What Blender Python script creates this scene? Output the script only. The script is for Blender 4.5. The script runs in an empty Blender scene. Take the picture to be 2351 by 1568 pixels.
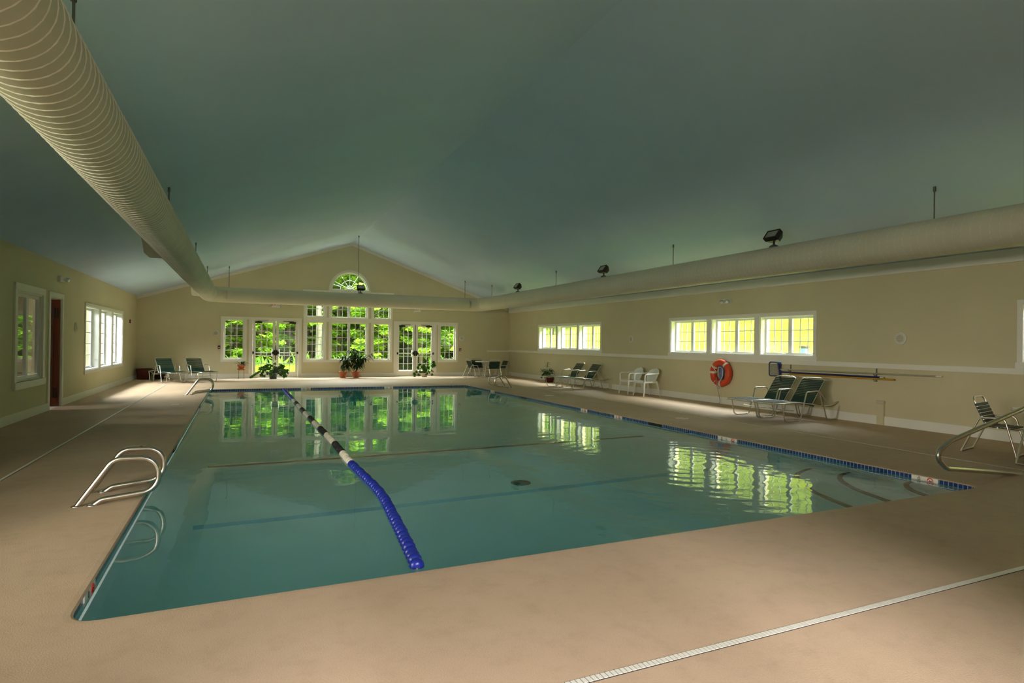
import bpy, math, random
from mathutils import Vector, Matrix
PI = math.pi
SC = bpy.context.scene
COL = SC.collection
rnd = random.Random(7)

# ------------------------------------------------------------------ helpers
class MB:
    """collects simple shapes and links them as ONE mesh object"""
    def __init__(s): s.v = []; s.f = []; s.uv = {}; s.smooth = set()
    def add(s, vs, fs, smooth=False, uvs=None):
        n = len(s.v); s.v += [tuple(p) for p in vs]
        for i, f in enumerate(fs):
            if smooth: s.smooth.add(len(s.f))
            if uvs: s.uv[len(s.f)] = uvs[i]
            s.f.append(tuple(n + k for k in f))
        return s
    def box(s, a, b, bev=0.0):
        x0, y0, z0 = [min(a[i], b[i]) for i in range(3)]; x1, y1, z1 = [max(a[i], b[i]) for i in range(3)]
        if bev <= 0 or min(x1-x0, y1-y0, z1-z0) < 2.2*bev:
            return s.add([(x0,y0,z0),(x1,y0,z0),(x1,y1,z0),(x0,y1,z0),(x0,y0,z1),(x1,y0,z1),(x1,y1,z1),(x0,y1,z1)],
                         [(0,3,2,1),(4,5,6,7),(0,1,5,4),(1,2,6,5),(2,3,7,6),(3,0,4,7)])
        vs = []; k = {}
        xs = (x0, x1); ys = (y0, y1); zs = (z0, z1)
        for i in (0, 1):
            for j in (0, 1):
                for l in (0, 1):
                    sx = bev*(1-2*i); sy = bev*(1-2*j); sz = bev*(1-2*l)
                    k[i,j,l] = len(vs)
                    vs += [(xs[i], ys[j]+sy, zs[l]+sz), (xs[i]+sx, ys[j], zs[l]+sz), (xs[i]+sx, ys[j]+sy, zs[l])]
        K = lambda i, j, l, a: k[i,j,l] + a
        fs = []
        for i in (0, 1): fs.append([K(i,0,0,0), K(i,1,0,0), K(i,1,1,0), K(i,0,1,0)])
        for j in (0, 1): fs.append([K(0,j,0,1), K(1,j,0,1), K(1,j,1,1), K(0,j,1,1)])
        for l in (0, 1): fs.append([K(0,0,l,2), K(1,0,l,2), K(1,1,l,2), K(0,1,l,2)])
        for i in (0, 1):
            for j in (0, 1): fs.append([K(i,j,0,0), K(i,j,1,0), K(i,j,1,1), K(i,j,0,1)])
        for i in (0, 1):
            for l in (0, 1): fs.append([K(i,0,l,0), K(i,1,l,0), K(i,1,l,2), K(i,0,l,2)])
        for j in (0, 1):
            for l in (0, 1): fs.append([K(0,j,l,1), K(1,j,l,1), K(1,j,l,2), K(0,j,l,2)])
        for i in (0, 1):
            for j in (0, 1):
                for l in (0, 1): fs.append([K(i,j,l,0), K(i,j,l,1), K(i,j,l,2)])
        return s.add(vs, fs)
    def ring_sweep(s, rings, closed=False, caps=True, smooth=True, uvlen=None):
        n = len(rings[0]); vs = [p for r in rings for p in r]; fs = []
        m = len(rings)
        for i in range(m if closed else m-1):
            a = i*n; b = ((i+1) % m)*n
            for j in range(n):
                j2 = (j+1) % n
                fs.append((a+j, a+j2, b+j2, b+j))
        s.add(vs, fs, smooth)
        if caps and not closed:
            s.add(rings[0], [tuple(range(n))[::-1]]); s.add(rings[-1], [tuple(range(n))])
        return s
    def tube(s, path, r, n=10, closed=False, caps=True, radii=None):
        pts = [Vector(p) for p in path]; m = len(pts); T = []
        for i in range(m):
            a = pts[i-1] if (i > 0 or closed) else pts[i]; b = pts[(i+1) % m] if (i < m-1 or closed) else pts[i]
            t = (b-a); T.append(t.normalized() if t.length > 1e-9 else Vector((0,0,1)))
        up = Vector((0,0,1)) if abs(T[0].z) < .9 else Vector((1,0,0))
        N = (up - T[0]*up.dot(T[0])).normalized(); rings = []
        for i in range(m):
            N = (N - T[i]*N.dot(T[i]))
            N = N.normalized() if N.length > 1e-6 else T[i].orthogonal().normalized()
            B = T[i].cross(N); rr = radii[i] if radii else r
            rings.append([pts[i] + (N*math.cos(2*PI*j/n) + B*math.sin(2*PI*j/n))*rr for j in range(n)])
        return s.ring_sweep(rings, closed, caps)
    def lathe(s, prof, n=20, c=(0,0,0), sx=1, sy=1, caps=True):
        rings = [[(c[0]+r*sx*math.cos(2*PI*j/n), c[1]+r*sy*math.sin(2*PI*j/n), c[2]+z) for j in range(n)] for r, z in prof]
        return s.ring_sweep(rings, caps=caps)
    def prism(s, poly, axis, a, b):
        """extrude a 2-D polygon along axis (0,1,2) from a to b"""
        def P(p, h):
            q = [0,0,0]; o = [i for i in range(3) if i != axis]; q[o[0]] = p[0]; q[o[1]] = p[1]; q[axis] = h; return tuple(q)
        n = len(poly)
        return s.add([P(p,a) for p in poly]+[P(p,b) for p in poly],
                     [tuple(range(n))[::-1], tuple(range(n,2*n))]+[(i,(i+1)%n,n+(i+1)%n,n+i) for i in range(n)])
    def sphere(s, c, r, nu=12, nv=8, sx=1, sy=1, sz=1):
        prof = [(r*math.sin(PI*i/nv)+1e-5, -r*math.cos(PI*i/nv)*sz) for i in range(nv+1)]
        return s.lathe(prof, nu, c, sx, sy, caps=False)
    def xform(s, M, start=0):
        for i in range(start, len(s.v)): s.v[i] = tuple(M @ Vector(s.v[i]))
        return s
    def build(s, name, mat, parent=None, loc=None, rot=None):
        me = bpy.data.meshes.new(name); me.from_pydata(s.v, [], s.f); me.update()
        if s.smooth:
            me.polygons.foreach_set('use_smooth', [i in s.smooth for i in range(len(s.f))])
        if s.uv:
            ul = me.uv_layers.new(name='UVMap')
            for p in me.polygons:
                u = s.uv.get(p.index)
                if u:
                    for k, li in enumerate(p.loop_indices): ul.data[li].uv = u[k]
        me.materials.append(mat)
        o = bpy.data.objects.new(name, me); COL.objects.link(o)
        if parent is not None: o.parent = parent
        if loc is not None: o.location = loc
        if rot is not None: o.rotation_euler = rot
        return o

def fillet(pts, r, seg=6):
    """round the corners of a polyline"""
    P = [Vector(p) for p in pts]; out = [P[0]]
    rs = r if isinstance(r, (list, tuple)) else [r]*(len(P)-2)
    for i in range(1, len(P)-1):
        a = (P[i-1]-P[i]); b = (P[i+1]-P[i]); la, lb = a.length, b.length; a.normalize(); b.normalize()
        ang = a.angle(b)
        if ang > PI-.02: out.append(P[i]); continue
        d = min(rs[i-1]/math.tan(ang/2), la*.49, lb*.49); rr = d*math.tan(ang/2)
        c = P[i] + (a+b).normalized()*(rr/math.sin(ang/2))
        s0 = P[i]+a*d-c; s1 = P[i]+b*d-c; tot = s0.angle(s1); axis = s0.cross(s1).normalized()
        for k in range(seg+1):
            out.append(c + Matrix.Rotation(tot*k/seg, 3, axis) @ s0)
    out.append(P[-1]); return out

def tag(o, label=None, cat=None, group=None, kind=None):
    if label: o['label'] = label
    if cat: o['category'] = cat
    if group: o['group'] = group
    if kind: o['kind'] = kind
    return o
def empty(name, loc=(0,0,0), rz=0, label=None, cat=None, group=None, kind=None):
    o = bpy.data.objects.new(name, None); COL.objects.link(o); o.location = loc; o.rotation_euler = (0,0,rz); o.empty_display_size = .1
    return tag(o, label, cat, group, kind)
def copy_tree(root, loc, rz=0, label=None, group=None, scale=None):
    r = root.copy(); COL.objects.link(r); r.location = loc; r.rotation_euler = (0,0,rz)
    if scale: r.scale = (scale,)*3
    if label: r['label'] = label
    if group: r['group'] = group
    def rec(src, dst):
        for ch in [c for c in bpy.data.objects if c.parent == src]:
            n = ch.copy(); COL.objects.link(n); n.parent = dst; rec(ch, n)
    rec(root, r)
    return r

# ------------------------------------------------------------------ materials
def mat(name, col, rough=.5, metal=0., spec=.5, var=0., vscale=8., bump=0., bscale=60., coat=0., alt=None):
    m = bpy.data.materials.new(name); m.use_nodes = True; nt = m.node_tree; b = nt.nodes['Principled BSDF']
    b.inputs['Base Color'].default_value = (*col, 1); b.inputs['Roughness'].default_value = rough
    b.inputs['Metallic'].default_value = metal; b.inputs['Specular IOR Level'].default_value = spec
    if coat: b.inputs['Coat Weight'].default_value = coat
    tc = nt.nodes.new('ShaderNodeTexCoord')
    if var or alt:
        n = nt.nodes.new('ShaderNodeTexNoise'); n.inputs['Scale'].default_value = vscale; n.inputs['Detail'].default_value = 5
        nt.links.new(tc.outputs['Object'], n.inputs['Vector'])
        mx = nt.nodes.new('ShaderNodeMix'); mx.data_type = 'RGBA'
        c2 = alt if alt else tuple(min(1, c*(1+var)) for c in col)
        c1 = col if alt else tuple(c*(1-var) for c in col)
        mx.inputs[6].default_value = (*c1, 1); mx.inputs[7].default_value = (*c2, 1)
        rp = nt.nodes.new('ShaderNodeMapRange'); rp.inputs[1].default_value = .3; rp.inputs[2].default_value = .7
        nt.links.new(n.outputs[0], rp.inputs[0]); nt.links.new(rp.outputs[0], mx.inputs[0])
        nt.links.new(mx.outputs[2], b.inputs['Base Color'])
    if bump:
        n2 = nt.nodes.new('ShaderNodeTexNoise'); n2.inputs['Scale'].default_value = bscale; n2.inputs['Detail'].default_value = 3
        nt.links.new(tc.outputs['Object'], n2.inputs['Vector'])
        bp = nt.nodes.new('ShaderNodeBump'); bp.inputs['Strength'].default_value = bump; bp.inputs['Distance'].default_value = .01
        nt.links.new(n2.outputs[0], bp.inputs['Height']); nt.links.new(bp.outputs[0], b.inputs['Normal'])
    return m

WALLC = (.65, .585, .375)
M = {}
M['wall'] = mat('wall_paint', WALLC, .75, var=.03, vscale=1.2, bump=.05, bscale=140)
M['trim'] = mat('trim_paint', (.84, .81, .72), .45, var=.02, vscale=3)
M['ceil'] = mat('ceiling_paint', (.60, .76, .98), .85, var=.03, vscale=.8)
M['white'] = mat('white_vinyl', (.82, .82, .78), .35, var=.02, vscale=4)
M['plastic'] = mat('white_plastic', (.78, .77, .70), .35, var=.02, vscale=5)
M['duct'] = mat('duct_cream', (.60, .56, .42), .55, var=.03, vscale=2)
M['seam'] = mat('duct_seam', (.88, .84, .72), .4, var=.02, vscale=2)
M['steel'] = mat('brushed_steel', (.62, .57, .50), .24, 1.0, var=.05, vscale=30)
M['alu'] = mat('satin_aluminium', (.72, .67, .56), .3, .9, var=.04, vscale=20)
M['strap'] = mat('green_vinyl_strap', (.010, .034, .022), .42, 0, .3, var=.25, vscale=14)
M['terra'] = mat('terracotta', (.42, .115, .035), .7, var=.12, vscale=9)
M['redpot'] = mat('oxblood_glaze', (.11, .018, .014), .4, var=.15, vscale=9)
M['darkpot'] = mat('dark_brown_plastic', (.05, .03, .018), .5, var=.15, vscale=9)
M['greypot'] = mat('green_glaze', (.06, .10, .085), .25, var=.25, vscale=9)
M['whitepot'] = mat('cream_ceramic', (.62, .56, .40), .35, var=.05, vscale=9)
M['soil'] = mat('soil', (.03, .02, .012), .95, var=.4, vscale=40, bump=.6)
M['leaf'] = mat('houseplant_leaf', (.022, .055, .007), .6, 0, .12, var=.45, vscale=9)
M['leaf_bright'] = mat('houseplant_leaf_light', (.042, .11, .010), .6, 0, .12, var=.45, vscale=9)
M['stem'] = mat('plant_stem', (.07, .09, .03), .6, var=.2, vscale=12)
M['bronze'] = mat('dark_bronze', (.022, .014, .009), .4, .3, var=.15, vscale=12)
M['grey'] = mat('grey_metal', (.16, .17, .155), .5, .3, var=.1, vscale=12)
M['lens'] = mat('lamp_glass', (.30, .32, .25), .12, 0, .6, var=.1, vscale=6)
M['chrome'] = mat('lamp_reflector', (.75, .75, .72), .12, 1., var=.03, vscale=5)
M['orange'] = mat('orange_buoy', (.62, .060, .012), .42, var=.06, vscale=7)
M['strapw'] = mat('white_webbing', (.75, .70, .60), .7, var=.05, vscale=30)
M['rope'] = mat('grey_blue_rope', (.34, .36, .40), .8, var=.2, vscale=60)
M['bluebag'] = mat('blue_canvas', (.13, .19, .36), .8, var=.3, vscale=12)
M['blue'] = mat('blue_plastic', (.010, .020, .13), .35, var=.2, vscale=10)
M['bluebright'] = mat('bright_blue_plastic', (.02, .20, .55), .35, var=.1, vscale=10)
M['yellow'] = mat('yellow_fibreglass', (.50, .27, .015), .4, var=.08, vscale=10)
M['floatblue'] = mat('lane_blue', (.010, .022, .25), .32, var=.2, vscale=15)
M['floatwhite'] = mat('lane_white', (.62, .57, .45), .4, var=.05, vscale=15)
M['floatdark'] = mat('lane_dark', (.020, .017, .018), .4, var=.2, vscale=15)
M['red'] = mat('alarm_red', (.16, .012, .012), .4, var=.1, vscale=10)
M['exitred'] = mat('exit_red', (.75, .03, .02), .5, var=.05, vscale=10)
M['black'] = mat('black_plastic', (.015, .012, .012), .4, var=.1, vscale=10)
M['disc'] = mat('speaker_grille', (.56, .52, .38), .6, var=.05, vscale=60)
M['lid'] = mat('skimmer_lid', (.62, .55, .42), .5, var=.05, vscale=30)
M['silver_strip'] = mat('water_bag', (.5, .5, .46), .4, var=.1, vscale=10)
M['table'] = mat('white_table_top', (.72, .70, .64), .25, var=.03, vscale=4)
M['nosing'] = mat('dark_nosing_tile', (.05, .045, .06), .4, var=.2, vscale=20)
M['stripe_blue'] = mat('pale_blue_tile', (.30, .62, .80), .4, var=.05, vscale=20)
M['stripe_dark'] = mat('brown_tile', (.09, .05, .045), .4, var=.2, vscale=20)
M['marker'] = mat('marker_tile', (.80, .77, .66), .3, var=.03, vscale=20)
M['joint'] = mat('dark_joint', (.05, .035, .03), .9, var=.2, vscale=20)
M['darkroom'] = mat('room_gloom', (.05, .042, .03), .9, var=.1, vscale=2)  # near-black: the darkness of the unlit side rooms is put into the colour
M['barrel'] = mat('blue_barrel', (.10, .42, .78), .4, var=.1, vscale=4)

def nodes(name):
    m = bpy.data.materials.new(name); m.use_nodes = True; nt = m.node_tree
    return m, nt, nt.nodes['Principled BSDF'], nt.nodes['Material Output']
def N(nt, t, **kw):
    n = nt.nodes.new(t)
    for k, v in kw.items(): setattr(n, k, v)
    return n
def ramp(nt, src, stops):
    r = N(nt, 'ShaderNodeValToRGB'); e = r.color_ramp.elements
    while len(e) < len(stops): e.new(.5)
    for i, (p, c) in enumerate(stops): e[i].position = p; e[i].color = (*c, 1)
    nt.links.new(src, r.inputs[0]); return r

# pool deck: tan textured concrete
def deck_material():
    m, nt, b, out = nodes('deck_concrete')
    tc = N(nt, 'ShaderNodeTexCoord')
    a = N(nt, 'ShaderNodeTexNoise'); a.inputs['Scale'].default_value = .55; a.inputs['Detail'].default_value = 6; a.inputs['Roughness'].default_value = .62
    c = N(nt, 'ShaderNodeTexNoise'); c.inputs['Scale'].default_value = 5.5; c.inputs['Detail'].default_value = 8; c.inputs['Roughness'].default_value = .7
    d = N(nt, 'ShaderNodeTexNoise'); d.inputs['Scale'].default_value = 130; d.inputs['Detail'].default_value = 3
    for n in (a, c, d): nt.links.new(tc.outputs['Object'], n.inputs['Vector'])
    ra = ramp(nt, a.outputs[0], [(.3, (.52, .375, .245)), (.72, (.62, .46, .315))])
    rc = ramp(nt, c.outputs[0], [(.30, (.80, .77, .74)), (.5, (1, 1, 1)), (.72, (1.06, 1.04, 1.03))])
    rd = ramp(nt, d.outputs[0], [(.25, (.86, .84, .82)), (.55, (1, 1, 1))])
    m1 = N(nt, 'ShaderNodeMix', data_type='RGBA', blend_type='MULTIPLY'); m1.inputs[0].default_value = .55
    nt.links.new(ra.outputs[0], m1.inputs[6]); nt.links.new(rc.outputs[0], m1.inputs[7])
    m2 = N(nt, 'ShaderNodeMix', data_type='RGBA', blend_type='MULTIPLY'); m2.inputs[0].default_value = .7
    nt.links.new(m1.outputs[2], m2.inputs[6]); nt.links.new(rd.outputs[0], m2.inputs[7])
    nt.links.new(m2.outputs[2], b.inputs['Base Color']); b.inputs['Roughness'].default_value = .62
    b.inputs['Specular IOR Level'].default_value = .35
    bp = N(nt, 'ShaderNodeBump'); bp.inputs['Strength'].default_value = .18; bp.inputs['Distance'].default_value = .01
    nt.links.new(d.outputs[0], bp.inputs['Height']); nt.links.new(bp.outputs[0], b.inputs['Normal'])
    return m
M['deck'] = deck_material()

# far wall boards: faint horizontal lines
def siding_material():
    m, nt, b, out = nodes('board_wall_paint')
    b.inputs['Base Color'].default_value = (*WALLC, 1); b.inputs['Roughness'].default_value = .7
    tc = N(nt, 'ShaderNodeTexCoord'); sp = N(nt, 'ShaderNodeSeparateXYZ'); nt.links.new(tc.outputs['Object'], sp.inputs[0])
    ml = N(nt, 'ShaderNodeMath', operation='MULTIPLY'); ml.inputs[1].default_value = 1/.16
    fr = N(nt, 'ShaderNodeMath', operation='FRACT'); nt.links.new(sp.outputs[2], ml.inputs[0]); nt.links.new(ml.outputs[0], fr.inputs[0])
    gt = N(nt, 'ShaderNodeMath', operation='GREATER_THAN'); gt.inputs[1].default_value = .07; nt.links.new(fr.outputs[0], gt.inputs[0])
    bp = N(nt, 'ShaderNodeBump'); bp.inputs['Strength'].default_value = .25; bp.inputs['Distance'].default_value = .01
    nt.links.new(gt.outputs[0], bp.inputs['Height']); nt.links.new(bp.outputs[0], b.inputs['Normal'])
    n = N(nt, 'ShaderNodeTexNoise'); n.inputs['Scale'].default_value = 1.1; nt.links.new(tc.outputs['Object'], n.inputs['Vector'])
    r = ramp(nt, n.outputs[0], [(.3, tuple(c*.97 for c in WALLC)), (.7, tuple(c*1.03 for c in WALLC))]); nt.links.new(r.outputs[0], b.inputs['Base Color'])
    return m
M['siding'] = siding_material()

def tile_material():
    m, nt, b, out = nodes('blue_waterline_tile')
    uv = N(nt, 'ShaderNodeUVMap'); sp = N(nt, 'ShaderNodeSeparateXYZ'); nt.links.new(uv.outputs[0], sp.inputs[0])
    masks = []
    for k in (0, 1):
        ml = N(nt, 'ShaderNodeMath', operation='MULTIPLY'); ml.inputs[1].default_value = 1/.05; nt.links.new(sp.outputs[k], ml.inputs[0])
        fr = N(nt, 'ShaderNodeMath', operation='FRACT'); nt.links.new(ml.outputs[0], fr.inputs[0])
        gt = N(nt, 'ShaderNodeMath', operation='GREATER_THAN'); gt.inputs[1].default_value = .10; nt.links.new(fr.outputs[0], gt.inputs[0]); masks.append(gt)
    mu = N(nt, 'ShaderNodeMath', operation='MULTIPLY'); nt.links.new(masks[0].outputs[0], mu.inputs[0]); nt.links.new(masks[1].outputs[0], mu.inputs[1])
    wn = N(nt, 'ShaderNodeTexNoise'); wn.inputs['Scale'].default_value = 9; nt.links.new(uv.outputs[0], wn.inputs['Vector'])
    r = ramp(nt, wn.outputs[0], [(.3, (.010, .035, .13)), (.7, (.022, .065, .21))])
    mx = N(nt, 'ShaderNodeMix', data_type='RGBA'); mx.inputs[6].default_value = (.55, .53, .45, 1)
    nt.links.new(mu.outputs[0], mx.inputs[0]); nt.links.new(r.outputs[0], mx.inputs[7]); nt.links.new(mx.outputs[2], b.inputs['Base Color'])
    b.inputs['Roughness'].default_value = .2
    return m
M['tile'] = tile_material()
M['plaster'] = mat('pool_plaster', (.80, .93, .96), .6, var=.05, vscale=1.2)

def glass_material():
    m, nt, b, out = nodes('window_glass'); nt.nodes.remove(b)
    tr = N(nt, 'ShaderNodeBsdfTransparent'); tr.inputs[0].default_value = (.96, .98, .96, 1)
    gl = N(nt, 'ShaderNodeBsdfGlossy'); gl.inputs['Roughness'].default_value = .0
    fr = N(nt, 'ShaderNodeFresnel'); ge = N(nt, 'ShaderNodeNewGeometry'); io = N(nt, 'ShaderNodeMapRange'); io.inputs[3].default_value = 1.5; io.inputs[4].default_value = 1/1.5
    nt.links.new(ge.outputs['Backfacing'], io.inputs[0]); nt.links.new(io.outputs[0], fr.inputs[0])
    mx = N(nt, 'ShaderNodeMixShader'); nt.links.new(fr.outputs[0], mx.inputs[0]); nt.links.new(tr.outputs[0], mx.inputs[1]); nt.links.new(gl.outputs[0], mx.inputs[2])
    nt.links.new(mx.outputs[0], out.inputs[0]); return m
M['glass'] = glass_material()

def water_material():
    m, nt, b, out = nodes('pool_water'); nt.nodes.remove(b)
    g = N(nt, 'ShaderNodeBsdfGlass'); g.inputs['IOR'].default_value = 1.33; g.inputs['Roughness'].default_value = 0.
    tc = N(nt, 'ShaderNodeTexCoord')
    mp = N(nt, 'ShaderNodeMapping'); mp.inputs['Scale'].default_value = (1, 1, 1); nt.links.new(tc.outputs['Object'], mp.inputs[0])
    n1 = N(nt, 'ShaderNodeTexNoise'); n1.inputs['Scale'].default_value = 1.3; n1.inputs['Detail'].default_value = 1.5
    n2 = N(nt, 'ShaderNodeTexNoise'); n2.inputs['Scale'].default_value = 4.2; n2.inputs['Detail'].default_value = 2
    for n in (n1, n2): nt.links.new(mp.outputs[0], n.inputs['Vector'])
    # stirred patch where the return jet comes up: rings around (6, 6.4)
    sp = N(nt, 'ShaderNodeVectorMath', operation='DISTANCE'); sp.inputs[1].default_value = (5.4, 6.2, -.06); nt.links.new(tc.outputs['Object'], sp.inputs[0])
    mr = N(nt, 'ShaderNodeMapRange'); mr.inputs[1].default_value = .3; mr.inputs[2].default_value = 4.2; mr.inputs[3].default_value = 1; mr.inputs[4].default_value = 0
    nt.links.new(sp.outputs['Value'], mr.inputs[0])
    wv = N(nt, 'ShaderNodeTexWave', wave_type='RINGS', rings_direction='SPHERICAL'); wv.inputs['Scale'].default_value = 1.3; wv.inputs['Distortion'].default_value = 2.6; wv.inputs['Detail'].default_value = 2
    mp2 = N(nt, 'ShaderNodeMapping'); mp2.inputs['Location'].default_value = (-5.4, -6.2, .06); nt.links.new(tc.outputs['Object'], mp2.inputs[0]); nt.links.new(mp2.outputs[0], wv.inputs['Vector'])
    a1 = N(nt, 'ShaderNodeMath', operation='MULTIPLY'); a1.inputs[1].default_value = .0042; nt.links.new(n1.outputs[0], a1.inputs[0])
    a2 = N(nt, 'ShaderNodeMath', operation='MULTIPLY'); nt.links.new(n2.outputs[0], a2.inputs[0])
    am = N(nt, 'ShaderNodeMath', operation='MULTIPLY_ADD'); am.inputs[1].default_value = .0026; am.inputs[2].default_value = .0009; nt.links.new(mr.outputs[0], am.inputs[0]); nt.links.new(am.outputs[0], a2.inputs[1])
    a3 = N(nt, 'ShaderNodeMath', operation='MULTIPLY'); nt.links.new(wv.outputs[1], a3.inputs[0])
    am3 = N(nt, 'ShaderNodeMath', operation='MULTIPLY'); am3.inputs[1].default_value = .0009; nt.links.new(mr.outputs[0], am3.inputs[0]); nt.links.new(am3.outputs[0], a3.inputs[1])
    s1 = N(nt, 'ShaderNodeMath', operation='ADD'); s2 = N(nt, 'ShaderNodeMath', operation='ADD')
    nt.links.new(a1.outputs[0], s1.inputs[0]); nt.links.new(a2.outputs[0], s1.inputs[1]); nt.links.new(s1.outputs[0], s2.inputs[0]); nt.links.new(a3.outputs[0], s2.inputs[1])
    bp = N(nt, 'ShaderNodeBump'); bp.inputs['Strength'].default_value = 1.; bp.inputs['Distance'].default_value = 1.
    nt.links.new(s2.outputs[0], bp.inputs['Height']); nt.links.new(bp.outputs[0], g.inputs['Normal'])
    nt.links.new(g.outputs[0], out.inputs[0])
    va = N(nt, 'ShaderNodeVolumeAbsorption'); va.inputs['Color'].default_value = (.04, .94, .91, 1); va.inputs['Density'].default_value = .30
    nt.links.new(va.outputs[0], out.inputs['Volume'])
    return m
M['water'] = water_material()

def leaf_material(name, c1, c2, trans):
    m, nt, b, out = nodes(name); nt.nodes.remove(b)
    oi = N(nt, 'ShaderNodeNewGeometry'); 
    tc = N(nt, 'ShaderNodeTexCoord'); n = N(nt, 'ShaderNodeTexNoise'); n.inputs['Scale'].default_value = 1.6; n.inputs['Detail'].default_value = 2
    nt.links.new(tc.outputs['Object'], n.inputs['Vector'])
    ad = N(nt, 'ShaderNodeMath', operation='MULTIPLY_ADD'); ad.inputs[1].default_value = .45; nt.links.new(oi.outputs['Random Per Island'], ad.inputs[0]); 
    sb = N(nt, 'ShaderNodeMath', operation='MULTIPLY_ADD'); sb.inputs[1].default_value = 1.; sb.inputs[2].default_value = -.22; nt.links.new(n.outputs[0], sb.inputs[0]); nt.links.new(sb.outputs[0], ad.inputs[2])
    r = ramp(nt, ad.outputs[0], [(.2, c1), (.8, c2)])
    d = N(nt, 'ShaderNodeBsdfDiffuse'); t = N(nt, 'ShaderNodeBsdfTranslucent'); mx = N(nt, 'ShaderNodeMixShader'); mx.inputs[0].default_value = trans
    nt.links.new(r.outputs[0], d.inputs[0]); nt.links.new(r.outputs[0], t.inputs[0]); nt.links.new(d.outputs[0], mx.inputs[1]); nt.links.new(t.outputs[0], mx.inputs[2])
    nt.links.new(mx.outputs[0], out.inputs[0]); return m
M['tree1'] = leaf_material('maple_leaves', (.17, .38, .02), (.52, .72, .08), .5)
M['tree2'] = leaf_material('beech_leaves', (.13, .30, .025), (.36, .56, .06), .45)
M['tree3'] = leaf_material('shade_toned_leaves', (.09, .17, .025), (.24, .38, .06), .4)  # darker green: shade of the deep wood is put into the leaf colour
M['fern'] = leaf_material('fern_leaves', (.12, .30, .03), (.34, .58, .10), .45)
M['grassb'] = leaf_material('grass_blades', (.34, .52, .04), (.52, .68, .10), .4)
M['bark'] = mat('pale_bark', (.20, .18, .13), .9, alt=(.36, .33, .26), vscale=7, bump=.5, bscale=12)
M['bark2'] = mat('dark_bark', (.10, .075, .05), .95, alt=(.16, .12, .085), vscale=7, bump=.5, bscale=12)
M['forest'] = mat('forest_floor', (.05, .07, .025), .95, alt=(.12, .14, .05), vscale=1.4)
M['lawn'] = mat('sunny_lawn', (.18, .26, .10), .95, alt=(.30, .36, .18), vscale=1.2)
M['path'] = mat('pale_sunny_ground', (.62, .55, .30), .95, alt=(.82, .76, .52), vscale=5)  # sunny brightness put into the ground colour outside the right-hand door
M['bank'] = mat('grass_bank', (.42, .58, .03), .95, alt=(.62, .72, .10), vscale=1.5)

# ------------------------------------------------------------------ room
XL, XR, EAVE, RX, RZ = -3.675, 11.355, 3.13, 4.16, 5.70
YB = -1.6                                   # wall behind the camera
FS = -.045                                  # the far wall runs slightly askew
FY = lambda x: 26.08 + FS*x
roof = lambda x: EAVE + (x-XL)*(RZ-EAVE)/(RX-XL) if x < RX else EAVE + (XR-x)*(RZ-EAVE)/(XR-RX)
FR = math.atan(FS); FC = math.cos(FR)
# wall frames: local x = left-to-right seen from the room, y = outwards, z = up
frame_far = lambda: ((0, 26.08, 0), FR)
frame_right = lambda: ((XR, 0, 0), -PI/2)
frame_left = lambda: ((XL, 0, 0), PI/2)
# u coordinates: far u = x/cos ; right u = -Y ; left u = Y

def wall_mesh(u0, u1, top, holes, T, nose=True, extra=()):
    """holes: (ua, ub, zb(u), zt(u)); columns between all break points"""
    mb = MB(); us = {u0, u1} | set(extra)
    for h in holes:
        us |= {h[0], h[1]}
        if len(h) > 4: us |= set(h[4])
    us = sorted(us)
    for a, b in zip(us[:-1], us[1:]):
        if b-a < 1e-6: continue
        mid = (a+b)/2
        cuts = sorted([(h[2], h[3]) for h in holes if h[0] < mid < h[1]], key=lambda q: q[0](mid))
        segs = []; lo = lambda u: 0.
        for zb, zt in cuts: segs.append((lo, zb)); lo = zt
        segs.append((lo, top))
        for p, q in segs:
            for y, flip in ((0, 0), (T, 1)):
                f = [(a,y,p(a)),(b,y,p(b)),(b,y,q(b)),(a,y,q(a))]
                mb.add(f, [(0,1,2,3) if not flip else (3,2,1,0)])
        for zb, zt in cuts:
            for g in (zb, zt): mb.add([(a,0,g(a)),(b,0,g(b)),(b,T,g(b)),(a,T,g(a))], [(0,1,2,3)])
        mb.add([(a,0,top(a)),(b,0,top(b)),(b,T,top(b)),(a,T,top(a))], [(0,1,2,3)])
    for h in holes:
        for u in (h[0], h[1]):
            if h[3](u)-h[2](u) > 1e-4: mb.add([(u,0,h[2](u)),(u,T,h[2](u)),(u,T,h[3](u)),(u,0,h[3](u))], [(0,1,2,3)])
    for u in (u0, u1): mb.add([(u,0,0),(u,T,0),(u,T,top(u)),(u,0,top(u))], [(0,1,2,3)])
    return mb
def rect(a, b, c, d): return (a, b, (lambda u, c=c: c), (lambda u, d=d: d))

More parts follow.
